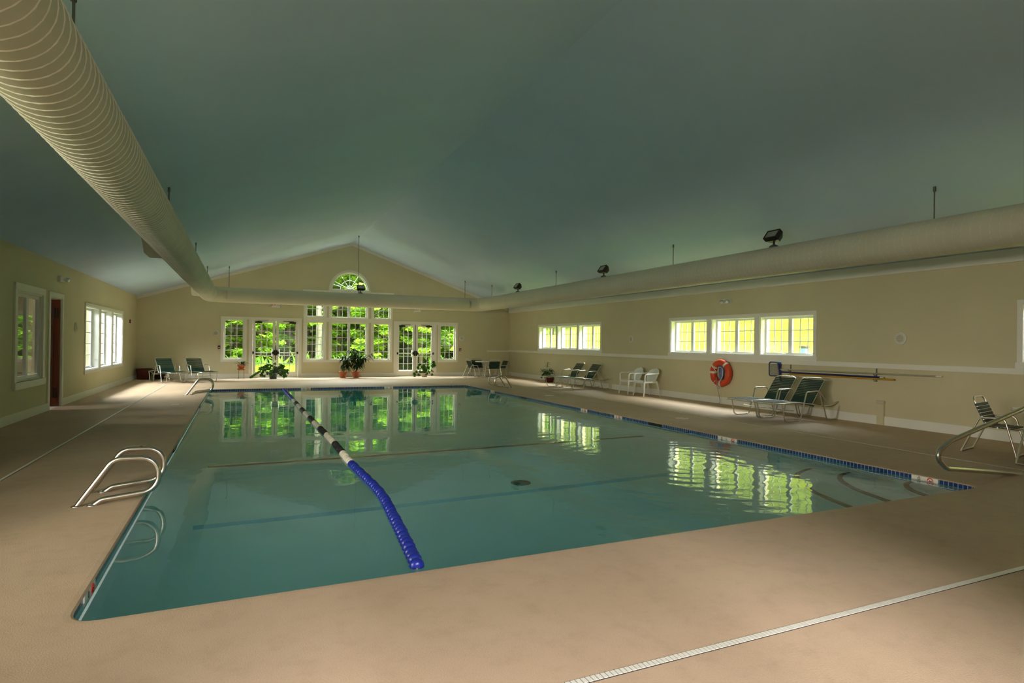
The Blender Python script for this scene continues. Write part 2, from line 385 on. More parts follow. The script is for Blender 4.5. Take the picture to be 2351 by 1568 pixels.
def muntins(mb, x0, x1, z0, z1, nc, nr, y, w=.018, t=.008):
    for i in range(1, nc):
        x = x0+(x1-x0)*i/nc; mb.box((x-w/2, y-t, z0), (x+w/2, y+t, z1))
    for j in range(1, nr):
        z = z0+(z1-z0)*j/nr; mb.box((x0, y-t*.8, z-w/2), (x1, y+t*.8, z+w/2))
    return mb
def frame_ring(mb, x0, x1, z0, z1, w, y0, y1, wb=None):
    wb = wb or w
    mb.box((x0,y0,z0),(x0+w,y1,z1)); mb.box((x1-w,y0,z0),(x1,y1,z1)); mb.box((x0+w,y0,z0),(x1-w,y1,z0+wb)); mb.box((x0+w,y0,z1-w),(x1-w,y1,z1)); return mb
def sash(parent, x0, x1, z0, z1, nc, nr, y, w=.045, crank=True, name='sash'):
    s = frame_ring(MB(), x0, x1, z0, z1, w, y-.025, y+.025).build(name, M['white'], parent)
    MB().box((x0+w*.8, y-.003, z0+w*.8), (x1-w*.8, y+.003, z1-w*.8)).build('pane', M['glass'], s)
    if nc*nr > 1: muntins(MB(), x0+w, x1-w, z0+w, z1-w, nc, nr, y).build('muntin_grid', M['white'], s)
    if crank:
        c = MB(); xm = x1-w-.10; c.box((xm-.05, y-.055, z0+.008), (xm+.05, y-.025, z0+.03), .005)
        c.tube([(xm-.01, y-.05, z0+.025), (xm-.05, y-.075, z0+.045), (xm-.10, y-.08, z0+.035)], .007, 6); c.build('crank_handle', M['white'], s)
    return s
def window_root(name, fr):
    loc, rz = fr(); return empty(name, loc, rz, kind='structure')
def casing(mb, x0, x1, z0, z1, w=.10, t=.02, head=True, sill=True, ears=0.):
    """flat boards round an opening x0..x1, z0..z1"""
    mb.box((x0-w,-t,z0),(x0,0,z1)); mb.box((x1,-t,z0),(x1+w,0,z1))
    if head: mb.box((x0-w-ears,-t-.004,z1),(x1+w+ears,0,z1+w))
    if sill: mb.box((x0-w-ears,-t-.004,z0-w),(x1+w+ears,0,z0))
    return mb

# ---- far wall -------------------------------------------------------------
AX, AZ, AR = 4.10, 3.67, .752
arc = lambda u: AZ + math.sqrt(max(0, AR**2-(u-AX)**2))
arcu = [AX-AR*math.cos(PI*i/24) for i in range(25)]
TF = .22
side_holes = [rect(-.72, .02, .745, 2.335), rect(8.05, 8.775, .72, 2.30)]
door_holes = [rect(.30, 2.09, 0, 2.315), rect(6.085, 7.795, 0, 2.29)]
low = [rect(2.35, 3.08, .72, 2.315), rect(3.34, 4.83, .715, 2.315), rect(5.08, 5.81, .715, 2.305)]
up = [rect(2.35, 3.08, 2.50, 3.50), rect(3.34, 4.83, 2.49, 3.50), rect(5.08, 5.81, 2.49, 3.50)]
arch_hole = (AX-AR, AX+AR, (lambda u: AZ), arc, arcu)
wf = wall_mesh(XL-.4, XR+.4, lambda u: roof(min(max(u, XL), XR))+.0, side_holes+door_holes+low+up+[arch_hole], TF, extra=(XL, RX, XR))
o = wf.build('wall_far', M['siding'], loc=frame_far()[0], rot=(0,0,FR)); tag(o, kind='structure')

wn = [0]
def nwin(): wn[0] += 1; return 'window_%d' % wn[0]
dn = [0]
def ndoor(): dn[0] += 1; return 'door_%d' % dn[0]
# left-wall windows are numbered first (built further down); far wall
YS = .10
def far_unit(h, nr, two=False, crank=True):
    r = window_root(nwin(), frame_far); x0, x1, z0, z1 = h[0], h[1], h[2](0), h[3](0)
    if two:
        xm = (x0+x1)/2; sash(r, x0, xm, z0, z1, 3, nr, YS, .055, crank); sash(r, xm, x1, z0, z1, 3, nr, YS, .055, crank)
    else: sash(r, x0, x1, z0, z1, 3, nr, YS, .055, crank)
    return r
for h in side_holes: far_unit(h, 5)
for i, h in enumerate(low): far_unit(h, 5, i == 1)
for i, h in enumerate(up): far_unit(h, 3, i == 1, False)
# arched light: frame, sunburst grille
r = window_root(nwin(), frame_far)
fr = MB()
def arcpts(rad, y, n=24): return [(AX-rad*math.cos(PI*i/n), y, AZ+rad*math.sin(PI*i/n)) for i in range(n+1)]
for i in range(24):
    o1, o2 = arcpts(AR, 0)[i], arcpts(AR, 0)[i+1]; i1, i2 = arcpts(AR-.045, 0)[i], arcpts(AR-.045, 0)[i+1]
    f = lambda p, y: (p[0], y, p[2])
    fr.add([f(o1,.07),f(o2,.07),f(i2,.07),f(i1,.07),f(o1,.13),f(o2,.13),f(i2,.13),f(i1,.13)], [(0,1,2,3),(7,6,5,4),(3,2,6,7),(0,4,5,1)])
fr.box((AX-AR,.07,AZ),(AX+AR,.13,AZ+.045)); fr.build('arch_frame', M['white'], r)
g = MB(); pv = arcpts(AR-.03, .1); g.add([(AX,.1,AZ+.02)]+pv, [(0,i,i+1) for i in range(1, 25)]); g.build('pane', M['glass'], r)
su = MB(); su.tube([(AX-.38*math.cos(PI*i/16), .1, AZ+.045+.38*math.sin(PI*i/16)) for i in range(17)], .010, 6)
su.tube([(AX-.15*math.cos(PI*i/12), .1, AZ+.045+.15*math.sin(PI*i/12)) for i in range(13)], .010, 6)
for k in range(1, 6):
    a = PI*k/6; su.tube([(AX-.0*math.cos(a), .1, AZ+.05), (AX-.71*math.cos(a), .1, AZ+.71*math.sin(a))], .009, 6)
for a in (.28, PI-.28): su.tube([(AX-.38*math.cos(a), .1, AZ+.05+.38*math.sin(a)), (AX-.71*math.cos(a), .1, AZ+.05+.66*math.sin(a))], .009, 6)
su.build('sunburst_grille', M['white'], r)

# far casings as trim pieces
def trimobj(name, mb, fr, m='trim'):
    loc, rz = fr(); o = mb.build(name, M[m], loc=loc, rot=(0,0,rz)); return tag(o, kind='structure')
t = MB(); casing(t, -.72, .02, .745, 2.335, .10); t.box((.12,-.02,2.335),(.2,0,2.44)); t.box((.02,-.024,2.335),(.22,0,2.435))
trimobj('trim_1', t, frame_far)
t = MB(); t.box((.20,-.022,0),(.30,0,2.315)); t.box((2.09,-.022,0),(2.19,0,2.315)); t.box((.20,-.026,2.315),(2.19,0,2.43)); trimobj('trim_2', t, frame_far)
t = MB(); t.box((2.25,-.02,.62),(2.35,0,3.60)); t.box((5.81,-.02,.62),(5.91,0,3.58))
for a, b in ((3.08, 3.17), (3.26, 3.34), (4.83, 4.91), (5.00, 5.08)): t.box((a,-.02,.72),(b,0,3.50))
t.box((2.25,-.026,.62),(5.91,0,.718)); t.box((2.35,-.026,2.312),(5.81,0,2.495)); t.box((2.25,-.045,3.50),(5.95,0,3.60)); t.box((2.22,-.06,3.585),(3.22,0,3.62)); t.box((4.97,-.06,3.585),(5.97,0,3.62))
trimobj('trim_3', t, frame_far)
t = MB(); t.box((5.985,-.022,0),(6.085,0,2.29)); t.box((7.795,-.022,0),(7.895,0,2.29)); t.box((5.985,-.026,2.29),(8.0,0,2.41)); trimobj('trim_4', t, frame_far)
t = MB(); casing(t, 8.05, 8.775, .72, 2.30, .10); trimobj('trim_5', t, frame_far)
t = MB()
for i in range(24):
    A0 = arcpts(AR+.10, 0); B0 = arcpts(AR, 0); f = lambda p, y: (p[0], y, p[2])
    t.add([f(A0[i],-.022),f(A0[i+1],-.022),f(B0[i+1],-.022),f(B0[i],-.022),f(A0[i],0),f(A0[i+1],0),f(B0[i+1],0),f(B0[i],0)], [(0,1,2,3),(0,4,5,1),(3,2,6,7)])
t.box((AX-AR-.12,-.026,AZ-.10),(AX+AR+.12,0,AZ)); trimobj('trim_6', t, frame_far)
# gable boards along the roof slope
t = MB()
for (ua, ub) in ((XL, RX), (RX, XR)):
    za, zb = roof(ua), roof(ub); t.add([(ua,-.025,za-.13),(ub,-.025,zb-.13),(ub,-.025,zb),(ua,-.025,za),(ua,0,za-.13),(ub,0,zb-.13),(ub,0,zb),(ua,0,za)], [(0,1,2,3),(0,4,5,1),(3,2,6,7)])
trimobj('trim_7', t, frame_far)
# low kneewall ledge at the right end of the far wall
t = MB(); t.box((10.32,-.05,0),(XR,0,1.10)); t2 = t.build('wall_ledge', M['siding'], loc=frame_far()[0], rot=(0,0,FR)); tag(t2, kind='structure')
trimobj('trim_8', MB().box((10.28,-.075,1.10),(XR,0,1.165)), frame_far)
t = MB()
for a, b in ((XL, -.0), (.0, .2), (2.19, 5.985), (7.895, XR)): t.box((a,-.02,0),(b,0,.16))
trimobj('baseboard_far', t, frame_far)

# french doors in the far wall
def door_leaf(x0, x1, ztop, hinge_left):
    d = window_root(ndoor(), frame_far); w = .105; y0, y1 = .03, .075
    f = MB(); f.box((x0+.004,y0,.015),(x0+w,y1,ztop)); f.box((x1-w,y0,.015),(x1-.004,y1,ztop)); f.box((x0+w,y0,.015),(x1-w,y1,.235)); f.box((x0+w,y0,ztop-.085),(x1-w,y1,ztop))
    f.build('leaf_frame', M['trim'], d)
    MB().box((x0+w-.01,.05,.225),(x1-w+.01,.056,ztop-.075)).build('pane', M['glass'], d)
    muntins(MB(), x0+w, x1-w, .235, ztop-.085, 3, 6, .053, .024, .012).build('muntin_grid', M['white'], d)
    b = MB(); b.box((x0+.03,-.05,.985),(x1-.03,-.02,1.03), .008); b.build('crash_bar', M['trim'], d)
    e = MB(); xe = x0+.03 if hinge_left else x1-.03; e.box((xe-.03,-.055,.96),(xe+.03,.03,1.055), .006); e.build('bar_end_bracket', M['bronze'], d)
    l = MB(); xl = x1-.09 if hinge_left else x0+.09; s = 1 if hinge_left else -1
    l.box((xl-.03,-.058,.955),(xl+.03,.03,1.06), .008); l.box((xl+s*.03,-.06,.90),(xl+s*.088,.03,1.115), .008); l.build('latch_case', M['bronze'], d)
    p = MB(); xp = x1-w-.02 if hinge_left else x0+w+.02; p.tube([(xp,.10,.86),(xp,.13,.88),(xp,.13,1.13),(xp,.10,1.15)], .014, 8); p.build('pull_handle', M['white'], d)
    c = MB(); xc = x0+.22 if hinge_left else x1-.22; c.box((xc-.13,-.045,ztop-.10),(xc+.13,.03,ztop-.035), .008)
    c.tube([(xc-.03*s,-.04,ztop-.02),(xc+.36*s,-.035,ztop-.005)], .011, 6); c.tube([(xc-.03*s,-.02,ztop-.05),(xc-.03*s,-.04,ztop-.015)], .012, 6); c.build('door_closer', M['bronze'], d)
    return d
for x0, x1, zt in ((.30, 2.09, 2.315), (6.085, 7.795, 2.29)):
    xm = (x0+x1)/2; z = zt-.02
    door_leaf(x0+.035, xm-.012, z, True); door_leaf(xm+.012, x1-.035, z, False)
    f = MB(); f.box((x0,.0,0),(x0+.033,.12,zt)); f.box((x1-.033,.0,0),(x1,.12,zt)); f.box((x0,.0,zt-.018),(x1,.12,zt)); f.box((x0,.02,0),(x1,.2,.014)); trimobj('trim_%d' % (9 if x0 < 3 else 10), f, frame_far)
    f = MB(); f.box((xm-.010,.035,.015),(xm+.010,.07,zt-.02)); trimobj('trim_%d' % (11 if x0 < 3 else 12), f, frame_far, 'bronze')

# ---- right wall (u = -Y) --------------------------------------------------
TR = .32
small_ops = [(-22.42,-20.93),(-20.79,-19.30),(-19.16,-17.69)]
big_ops = [(-13.93,-12.45),(-12.28,-10.81),(-10.65,-9.16)]
near_ops = [(-5.32,-3.84),(-3.70,-2.22)]
ZB, ZT = 1.29, 2.215
holes_r = [rect(a, b, ZB, ZT) for a, b in small_ops+big_ops+near_ops]
o = wall_mesh(-26.2, -YB, lambda u: EAVE, holes_r, TR).build('wall_right', M['wall'], loc=(XR,0,0), rot=(0,0,-PI/2)); tag(o, kind='structure')
def triple(ops, fr, zb, zt, y, nr, two, nc=3, sill_drop=.0):
    r = window_root(nwin(), fr)
    for a, b in ops:
        if two:
            m_ = (a+b)/2; sash(r, a+.02, m_, zb+.02, zt-.02, nc, nr, y, .05); sash(r, m_, b-.02, zb+.02, zt-.02, nc, nr, y, .05)
        else: sash(r, a+.02, b-.02, zb+.02, zt-.02, nc, nr, y, .05)
        j = MB(); frame_ring(j, a, b, zb, zt, .02, 0.0, y+.04); j.build('jamb_liner', M['white'], r)
    t = MB(); x0, x1 = ops[0][0], ops[-1][1]
    t.box((x0-.08,-.02,zb),(x0,0,zt)); t.box((x1,-.02,zb),(x1+.08,0,zt))
    for (a, b), (c, d) in zip(ops[:-1], ops[1:]): t.box((b,-.02,zb),(c,0,zt))
    t.box((x0-.08,-.024,zt),(x1+.08,0,zt+.08)); t.box((x0-.10,-.026,zb-.095),(x1+.10,0,zb))
    t.build('casing', M['trim'], r)
    return r
YSR = .17
triple(small_ops, frame_right, ZB, ZT, YSR, 3, True)
triple(big_ops, frame_right, ZB, ZT, YSR, 3, True)
triple(near_ops, frame_right, ZB, ZT, YSR, 3, True)
# chair rail shelf on top of the foundation wall, thicker lower wall
trimobj('trim_13', MB().box((-25.9,-.045,1.10),(-YB,0,1.19)).box((-25.9,-.065,1.175),(-YB,0,1.195)), frame_right)
trimobj('baseboard_right', MB().box((-25.9,-.02,0),(-YB,0,.17)), frame_right)
trimobj('trim_14', MB().box((-25.9,-.03,2.93),(-YB,0,EAVE)).box((-25.9,-.045,2.915),(-YB,0,2.945)), frame_right)

# ---- left wall (u = Y) ----------------------------------------------------
TL = .30
w1 = (13.22, 14.70, .70, 2.345)
w2_ops = [(18.27,19.90),(20.05,21.62),(21.77,23.36)]
dl = (15.22, 16.10, 0, 2.365)
near_l = [(.4,2.7),(2.9,5.2)]  # unseen windows, added to let fill light into the near end
holes_l = [rect(*w1), rect(*dl)]+[rect(a, b, .68, 2.5) for a, b in near_l]+[rect(a, b, .68, 2.335) for a, b in w2_ops]
o = wall_mesh(YB, 26.5, lambda u: EAVE, holes_l, TL).build('wall_left', M['wall'], loc=(XL,0,0), rot=(0,0,PI/2)); tag(o, kind='structure')
r = window_root(nwin(), frame_left); xm = (w1[0]+w1[1])/2
for a, b in ((w1[0]+.03, xm), (xm, w1[1]-.03)): sash(r, a, b, w1[2]+.03, w1[3]-.03, 1, 1, .06, .06, False)
frame_ring(MB(), *w1, .03, 0, .09).build('jamb_liner', M['trim'], r)
t = MB(); casing(t, *w1, .13, .03); t.box((w1[0]-.16,-.05,w1[2]-.12),(w1[1]+.14,0,w1[2])); t.build('casing', M['trim'], r)
triple(w2_ops, frame_left, .68, 2.335, .20, 5, False)
triple(near_l, frame_left, .68, 2.5, .20, 5, True)
# wooden door standing open, hinged at its far side
d = window_root(ndoor(), frame_left); xl_ = dl[1]-.068
f = MB(); f.box((xl_,.012,.01),(xl_+.045,.86,dl[3]-.022))
def wood():
    m, nt, b, out = nodes('cherry_wood'); tc = N(nt, 'ShaderNodeTexCoord'); mp = N(nt, 'ShaderNodeMapping'); mp.inputs['Scale'].default_value = (14, 14, .8)
    nt.links.new(tc.outputs['Object'], mp.inputs[0]); n = N(nt, 'ShaderNodeTexNoise'); n.inputs['Scale'].default_value = 1.; n.inputs['Detail'].default_value = 5; nt.links.new(mp.outputs[0], n.inputs['Vector'])
    r = ramp(nt, n.outputs[0], [(.3, (.09, .018, .006)), (.7, (.20, .045, .015))]); nt.links.new(r.outputs[0], b.inputs['Base Color']); b.inputs['Roughness'].default_value = .3; return m
M['wood'] = wood()
f.build('leaf_panel', M['wood'], d)
for (za, zb) in ((1.75, 2.22), (1.02, 1.68), (.18, .92)):
    p = MB()
    for (ya_, yb_) in ((.13, .38), (.50, .75)):
        X_ = xl_-.001
        p.add([(X_,ya_,za),(X_,yb_,za),(X_,yb_,zb),(X_,ya_,zb),(X_-.014,ya_+.05,za+.05),(X_-.014,yb_-.05,za+.05),(X_-.014,yb_-.05,zb-.05),(X_-.014,ya_+.05,zb-.05)],
              [(4,5,6,7),(0,1,5,4),(1,2,6,5),(2,3,7,6),(3,0,4,7)])
    p.build('raised_panel', M['wood'], d)
k = MB(); k.sphere((xl_-.06,.80,1.0), .03); k.tube([(xl_,.80,1.0),(xl_-.05,.80,1.0)], .012, 8); k.build('door_knob', M['alu'], d)
for z in (.30, 2.05):
    for yq in (.06, .105): h = MB(); h.box((xl_-.016,yq-.008,z-.11),(xl_,yq+.008,z+.11), .003); h.build('flush_bolt', M['bronze'], d)
t = MB(); t.box((dl[0]-.11,-.025,0),(dl[0],0,dl[3])); t.box((dl[1],-.025,0),(dl[1]+.11,0,dl[3])); t.box((dl[0]-.11,-.028,dl[3]),(dl[1]+.11,0,dl[3]+.10)); frame_ring(t, dl[0], dl[1], 0, dl[3], .02, 0, .2, .001)
trimobj('trim_15', t, frame_left)
trimobj('baseboard_left', MB().box((YB,-.02,0),(dl[0]-.11,0,.16)).box((dl[1]+.11,-.02,0),(26.2,0,.16)), frame_left)

# ---- back wall behind the camera, glazed doors added unseen to let in light -------------------
bw = [(.15,1.35),(1.4,2.6)]
o = wall_mesh(XL-.4, XR+.4, lambda u: roof(min(max(u, XL), XR)), [rect(a, b, .05, 2.5) for a, b in bw], .2, extra=(XL, RX, XR)).build('wall_back', M['wall'], loc=(0,YB-.2,0)); tag(o, kind='structure')
for a, b in bw:
    r = empty(nwin(), (0,YB-.2,0), 0, kind='structure'); sash(r, a, b, .05, 2.5, 4, 4, .1, .06, False)

# ---- ceiling: two slopes, with thickness ----------------------------------
c = MB(); ya, yb = YB-.3, 27.2
prof = [(XL-.5, roof(XL)-.5*(RZ-EAVE)/(RX-XL)), (RX, RZ), (XR+.5, EAVE-.5*(RZ-EAVE)/(XR-RX))]
up_ = [(x, z+.2) for x, z in prof[::-1]]
c.prism(prof+up_, 1, ya, yb)
o = c.build('ceiling', M['ceil']); tag(o, kind='structure')

# ------------------------------------------------------------------ floor with the pool hole
PX0 = lambda y: -.83-.0055*(y-3.82)
PX1 = lambda y: 7.33-.0055*(y-3.82)
PC = [(-.83,3.82),(7.33,3.82),(7.24,20.04),(-.92,20.29)]
def pool_loop(off, rad=.16, seg=6, z=0.):
    c = [Vector((*p, 0)) for p in PC]; out = []
    n = 4; ctr = sum(c, Vector())/4
    q = []
    for i in range(4):
        a = (c[i-1]-c[i]).normalized(); b = (c[(i+1)%4]-c[i]).normalized(); q.append(c[i]-(a+b)*off)
    for i in range(4):
        a = (q[i-1]-q[i]).normalized(); b = (q[(i+1)%4]-q[i]).normalized(); R_ = rad+off*.6; p0 = q[i]+a*R_; p1 = q[i]+b*R_
        for k in range(seg+1):
            s = k/seg; out.append(tuple(p0*(1-s)**2+q[i]*2*s*(1-s)+p1*s*s)[:2]+(z,))
    return out
WZ = -.060
loops = [pool_loop(.38), pool_loop(.045, z=-.001), pool_loop(.012, z=-.003), pool_loop(0, z=-.009), pool_loop(0, z=-.014), pool_loop(.012, z=-.014)]
fl = MB(); n = len(loops[0])
# deck: radial quads from the pool loop out to the walls
outer = []
for p in loops[0]:
    x, y = p[:2]
    outer.append(p)
def ray_out(p, i):
    return p
X0, X1, Y0, Y1 = XL-.3, XR+.3, YB-.3, 27.
ring2 = []
for i, p in enumerate(loops[0]):
    k = i//7; s = (i % 7)/6
    cor = [(X0,Y0),(X1,Y0),(X1,Y1),(X0,Y1)][k]
    prevc = [(X0,p[1]),(p[0],Y0),(X1,p[1]),(p[0],Y1)][k]; nxtc = [(p[0],Y0),(X1,p[1]),(p[0],Y1),(X0,p[1])][k]
    if i % 7 == 0: ring2.append((*prevc, 0))
    elif i % 7 == 6: ring2.append((*nxtc, 0))
    elif s < .5: ring2.append((prevc[0]+(cor[0]-prevc[0])*2*s, prevc[1]+(cor[1]-prevc[1])*2*s, 0))
    else: ring2.append((cor[0]+(nxtc[0]-cor[0])*(2*s-1), cor[1]+(nxtc[1]-cor[1])*(2*s-1), 0))
allr = [ring2]+loops
for a, b in zip(allr[:-1], allr[1:]):
    fl.add(list(a)+list(b), [(j, (j+1) % n, n+(j+1) % n, n+j) for j in range(n)])
o = fl.build('floor', M['deck']); tag(o, kind='structure')
# slab edges of the far-left side door recess are covered by the same floor

# pool basin: plaster shell with coved floor
basin = empty('pool_basin', (0,0,0), kind='structure')
def floorz(y):
    if y < 9.25: return -1.05
    if y < 15.5: return -1.05-1.35*(y-9.25)/6.25
    return -2.4
CR = .42
def dist_edge(s, t):
    return s
xs = [0,.02,.05,.09,.14,.2,.27,.34,.42]; W = 8.16
svals = [x for x in xs]+[.42+(W-.84)*i/14 for i in range(1, 14)]+[W-x for x in xs[::-1]]
tv0 = [0,.02,.05,.09,.14,.2,.27,.34,.42]
def grid_pt(s, tt):
    # s metres across, tt 0..1 along
    f = s/W; ylen = 16.47-.25*f; y = 3.82+tt*ylen; x = PX0(y)+s
    d = min(s, W-s); e = min(tt*ylen, (1-tt)*ylen); dd = min(d, e) if min(d, e) < CR else CR
    z = floorz(y)
    if dd < CR: z += CR-math.sqrt(max(0, CR*CR-(CR-dd)**2))
    return (x, y, z)
L_ = 16.4
tvals = [x/L_ for x in tv0]+[(.42+(L_-.84)*i/60)/L_ for i in range(1, 60)]+[1-x/L_ for x in tv0[::-1]]
bm_ = MB(); ns, nt_ = len(svals), len(tvals)
vs = [grid_pt(s, t) for t in tvals for s in svals]
bm_.add(vs, [(j*ns+i, j*ns+i+1, (j+1)*ns+i+1, (j+1)*ns+i) for j in range(nt_-1) for i in range(ns-1)], True)
bm_.build('plaster_floor', M['plaster'], basin)
wl = MB()
def wallstrip(pts):
    n_ = len(pts)
    wl.add([(p[0],p[1],-.228) for p in pts]+list(pts), [(i, i+1, n_+i+1, n_+i) for i in range(n_-1)])
wallstrip([grid_pt(s, 0) for s in svals]); wallstrip([grid_pt(s, 1) for s in svals]); wallstrip([grid_pt(0, t) for t in tvals]); wallstrip([grid_pt(W, t) for t in tvals])
wl.build('plaster_wall', M['plaster'], basin)
# blue tile band following the rounded corners, UV in metres
tb = MB(); lp = pool_loop(.010); acc = 0.; zt_, zb_ = -.0125, -.2325
for i in range(n):
    a = lp[i]; b = lp[(i+1) % n]; d_ = math.dist(a, b)
    tb.add([(a[0],a[1],zb_),(b[0],b[1],zb_),(b[0],b[1],zt_),(a[0],a[1],zt_)], [(0,1,2,3)], uvs=[[(acc,0),(acc+d_,0),(acc+d_,.1999),(acc,.1999)]]); acc += d_
tb.build('waterline_tile_band', M['tile'], basin)
# floor lines
def stripe(name, ya, w, m):
    s_ = MB(); k = 20; pts = []
    for i in range(k+1):
        x = -.43+(6.93+.43)*i/k
        pts.append(x)
    for a, b in zip(pts[:-1], pts[1:]): s_.box((a,ya-w/2,-1.062),(b,ya+w/2,-1.042))
    return s_.build(name, M[m], basin)
stripe('blue_floor_line', 6.62, .12, 'stripe_blue')
stripe('dark_slope_line', 9.27, .09, 'stripe_dark')
# corner steps with dark nosing
def step(rx, ry, z, h):
    cx, cy = 7.33, 3.82; s_ = empty('corner_step', (0,0,0)); s_.parent = basin
    arc_ = [(cx-rx*math.sin(a)**.6 if False else cx-rx*math.cos(a), cy+ry*math.sin(a)) for a in [PI/2*i/14 for i in range(15)]]
    b_ = MB(); m_ = len(arc_)
    b_.add([(x,y,z) for x, y in arc_]+[(x,y,z-h) for x, y in arc_]+[(cx,cy,z)], [(i,i+1,m_+i+1,m_+i) for i in range(m_-1)]+[(2*m_, i+1, i) for i in range(m_-1)])
    b_.build('tread', M['plaster'], s_)
    nn = MB(); inn = [(cx-(rx-.06)*math.cos(a), cy+(ry-.06)*math.sin(a)) for a in [PI/2*i/14 for i in range(15)]]
    nn.add([(x,y,z+.004) for x, y in arc_]+[(x,y,z+.004) for x, y in inn], [(i,i+1,m_+i+1,m_+i) for i in range(m_-1)])
    nn.add([(x,y,z+.004) for x, y in arc_]+[(x,y,z-.05) for x, y in [(cx-(rx+.003)*math.cos(a), cy+(ry+.003)*math.sin(a)) for a in [PI/2*i/14 for i in range(15)]]], [(i,i+1,m_+i+1,m_+i) for i in range(m_-1)])
    nn.build('nosing_tile', M['nosing'], s_)
step(.55,.75,-.28,.3); step(.95,1.55,-.52,.3); step(1.35,2.1,-.78,.4)
# floor drain cover
MB().lathe([(.13,0),(.13,.012),(.0001,.016)], 16, (3.3,7.0,-1.052)).build('main_drain_cover', M['grey'], basin)

# depth markers on the tile band
def text_obj(name, body, size, m, parent, M4):
    cu = bpy.data.curves.new(name, 'FONT'); cu.body = body; cu.size = size; cu.extrude = .0008; cu.align_x = 'CENTER'; cu.align_y = 'CENTER'
    tmp = bpy.data.objects.new('tmp', cu); COL.objects.link(tmp); bpy.context.view_layer.update()
    me = bpy.data.meshes.new_from_object(tmp.evaluated_get(bpy.context.evaluated_depsgraph_get())); bpy.data.objects.remove(tmp); bpy.data.curves.remove(cu)
    me.name = name; me.materials.clear(); me.materials.append(m)
    o_ = bpy.data.objects.new(name, me); COL.objects.link(o_); o_.parent = parent; o_.matrix_local = M4; return o_
def depth_marker(x, y, rz, chars, length):
    """plate on the tile band, local x along the edge as read from the water, y outwards"""
    e = empty('depth_marker', (x,y,-.0625), rz); e.parent = basin
    MB().box((-length/2,-.004,-.048),(length/2,.01,.049), .002).build('plate', M['marker'], e)
    up4 = lambda px: Matrix.Translation((px,-.0055,.017)) @ Matrix.Rotation(PI/2, 4, 'X')
    k = -length/2+.09
    for ch in chars:
        text_obj('digit', ch, .062, M['black'], e, up4(k)); k += .11 if len(chars) > 1 else 0
    rr = MB(); px = length/2-.085; R_ = .032
    rr.tube([(px+R_*math.cos(2*PI*i/20),-.005,.012+R_*math.sin(2*PI*i/20)) for i in range(20)], .005, 6, closed=True)
    rr.tube([(px-R_*.7,-.005,.012+R_*.7),(px+R_*.7,-.005,.012-R_*.7)], .004, 6); rr.build('no_diving_ring', M['exitred'], e)
    sw = MB(); sw.tube([(px-.016,-.005,.004),(px+.002,-.005,.012),(px+.014,-.005,.006)], .0035, 6); sw.sphere((px+.017,-.006,.014), .005, 8, 6); sw.build('diver_pictogram', M['black'], e)
for y, ch, ln in ((17.58,['0'],.30), (12.03,['0'],.28), (10.65,['0'],.28), (7.52,['0','1-'],.42), (4.40,['0'],.30)):
    depth_marker(PX1(y)+.004, y, -PI/2, ch, ln)
for x, ch, ln in ((1.85,['0'],.30), (4.51,['0'],.30)): depth_marker(x, 20.29-.0306*(x+.92)+.004, -.03, ch, ln)
depth_marker(PX0(4.37)-.004, 4.37, PI/2, ['0'], .28)
depth_marker(PX0(5.6)-.004, 5.6, PI/2, ['0'], .06) if False else None
# skimmer mouths: dark gaps in the band
for y in (9.4, 15.3):
    MB().box((PX1(y)-.004,y-.20,-.11),(PX1(y)+.02,y+.20,-.016)).build('skimmer_mouth', M['black'], basin)
for y in (9.65, 15.6):
    MB().box((PX0(y)-.02,y-.20,-.11),(PX0(y)+.004,y+.20,-.016)).build('skimmer_mouth', M['black'], basin)

# water: closed volume, sides just behind the shell
w = MB(); lw = pool_loop(.008)
nx = len(lw); deep = [(p[0],p[1],-3.0) for p in lw]; topw = [(p[0],p[1],WZ) for p in lw]
w.add(topw+deep, [tuple(range(nx)), tuple(range(nx, 2*nx))[::-1]]+[(nx+i, nx+(i+1) % nx, (i+1) % nx, i) for i in range(nx)])
o = w.build('pool_water', M['water']); tag(o, 'clear teal water filling the long rectangular swimming pool', 'water', kind='stuff')

# ================================================================== things
# ------------------------------------------------------------------ duct
DZ, DR, DXL, DXR, DYC = 3.13, .275, -1.13, 9.25, 23.9
duct = empty('ventilation_duct', (DXL,DYC,DZ), 0, 'large round cream spiral duct hung in a U under the ceiling round three sides', 'duct')
L = lambda x, y, z: (x-DXL, y-DYC, z-DZ)
def run(a, b, name):
    return MB().tube([L(*a), L(*b)], DR, 40).build(name, M['duct'], duct)
run((DXL,YB+.02,DZ), (DXL,DYC-.55,DZ), 'duct_section'); run((DXR,YB+.02,DZ), (DXR,DYC-.55,DZ), 'duct_section'); run((DXL+.55,DYC,DZ), (DXR-.55,DYC,DZ), 'duct_section')
for cx, s in ((DXL+.55, -1), (DXR-.55, 1)):
    pts = [L(cx+s*.55*math.cos(a), DYC-.55+.55*math.sin(a), DZ) for a in [PI/2*i/5 for i in range(6)]]
    MB().tube([L(cx+s*.55, DYC-.58, DZ)]+pts+[L(cx-s*.03, DYC, DZ)], DR+.004, 40).build('duct_elbow', M['duct'], duct)
def helix(x, y0, y1, name, rr, k=26, n=4):
    p = []; turns = (y1-y0)/.115; m = int(turns*k)
    for i in range(m+1):
        a = 2*PI*i/k; p.append(L(x+(DR+.001)*math.cos(a), y0+.115*i/k, DZ+(DR+.001)*math.sin(a)))
    return MB().tube(p, rr, n).build(name, M['seam'], duct)
helix(DXL, 2.0, DYC-.62, 'spiral_seam', .006); helix(DXR, 3.5, DYC-.62, 'spiral_seam', .002, 20, 3)
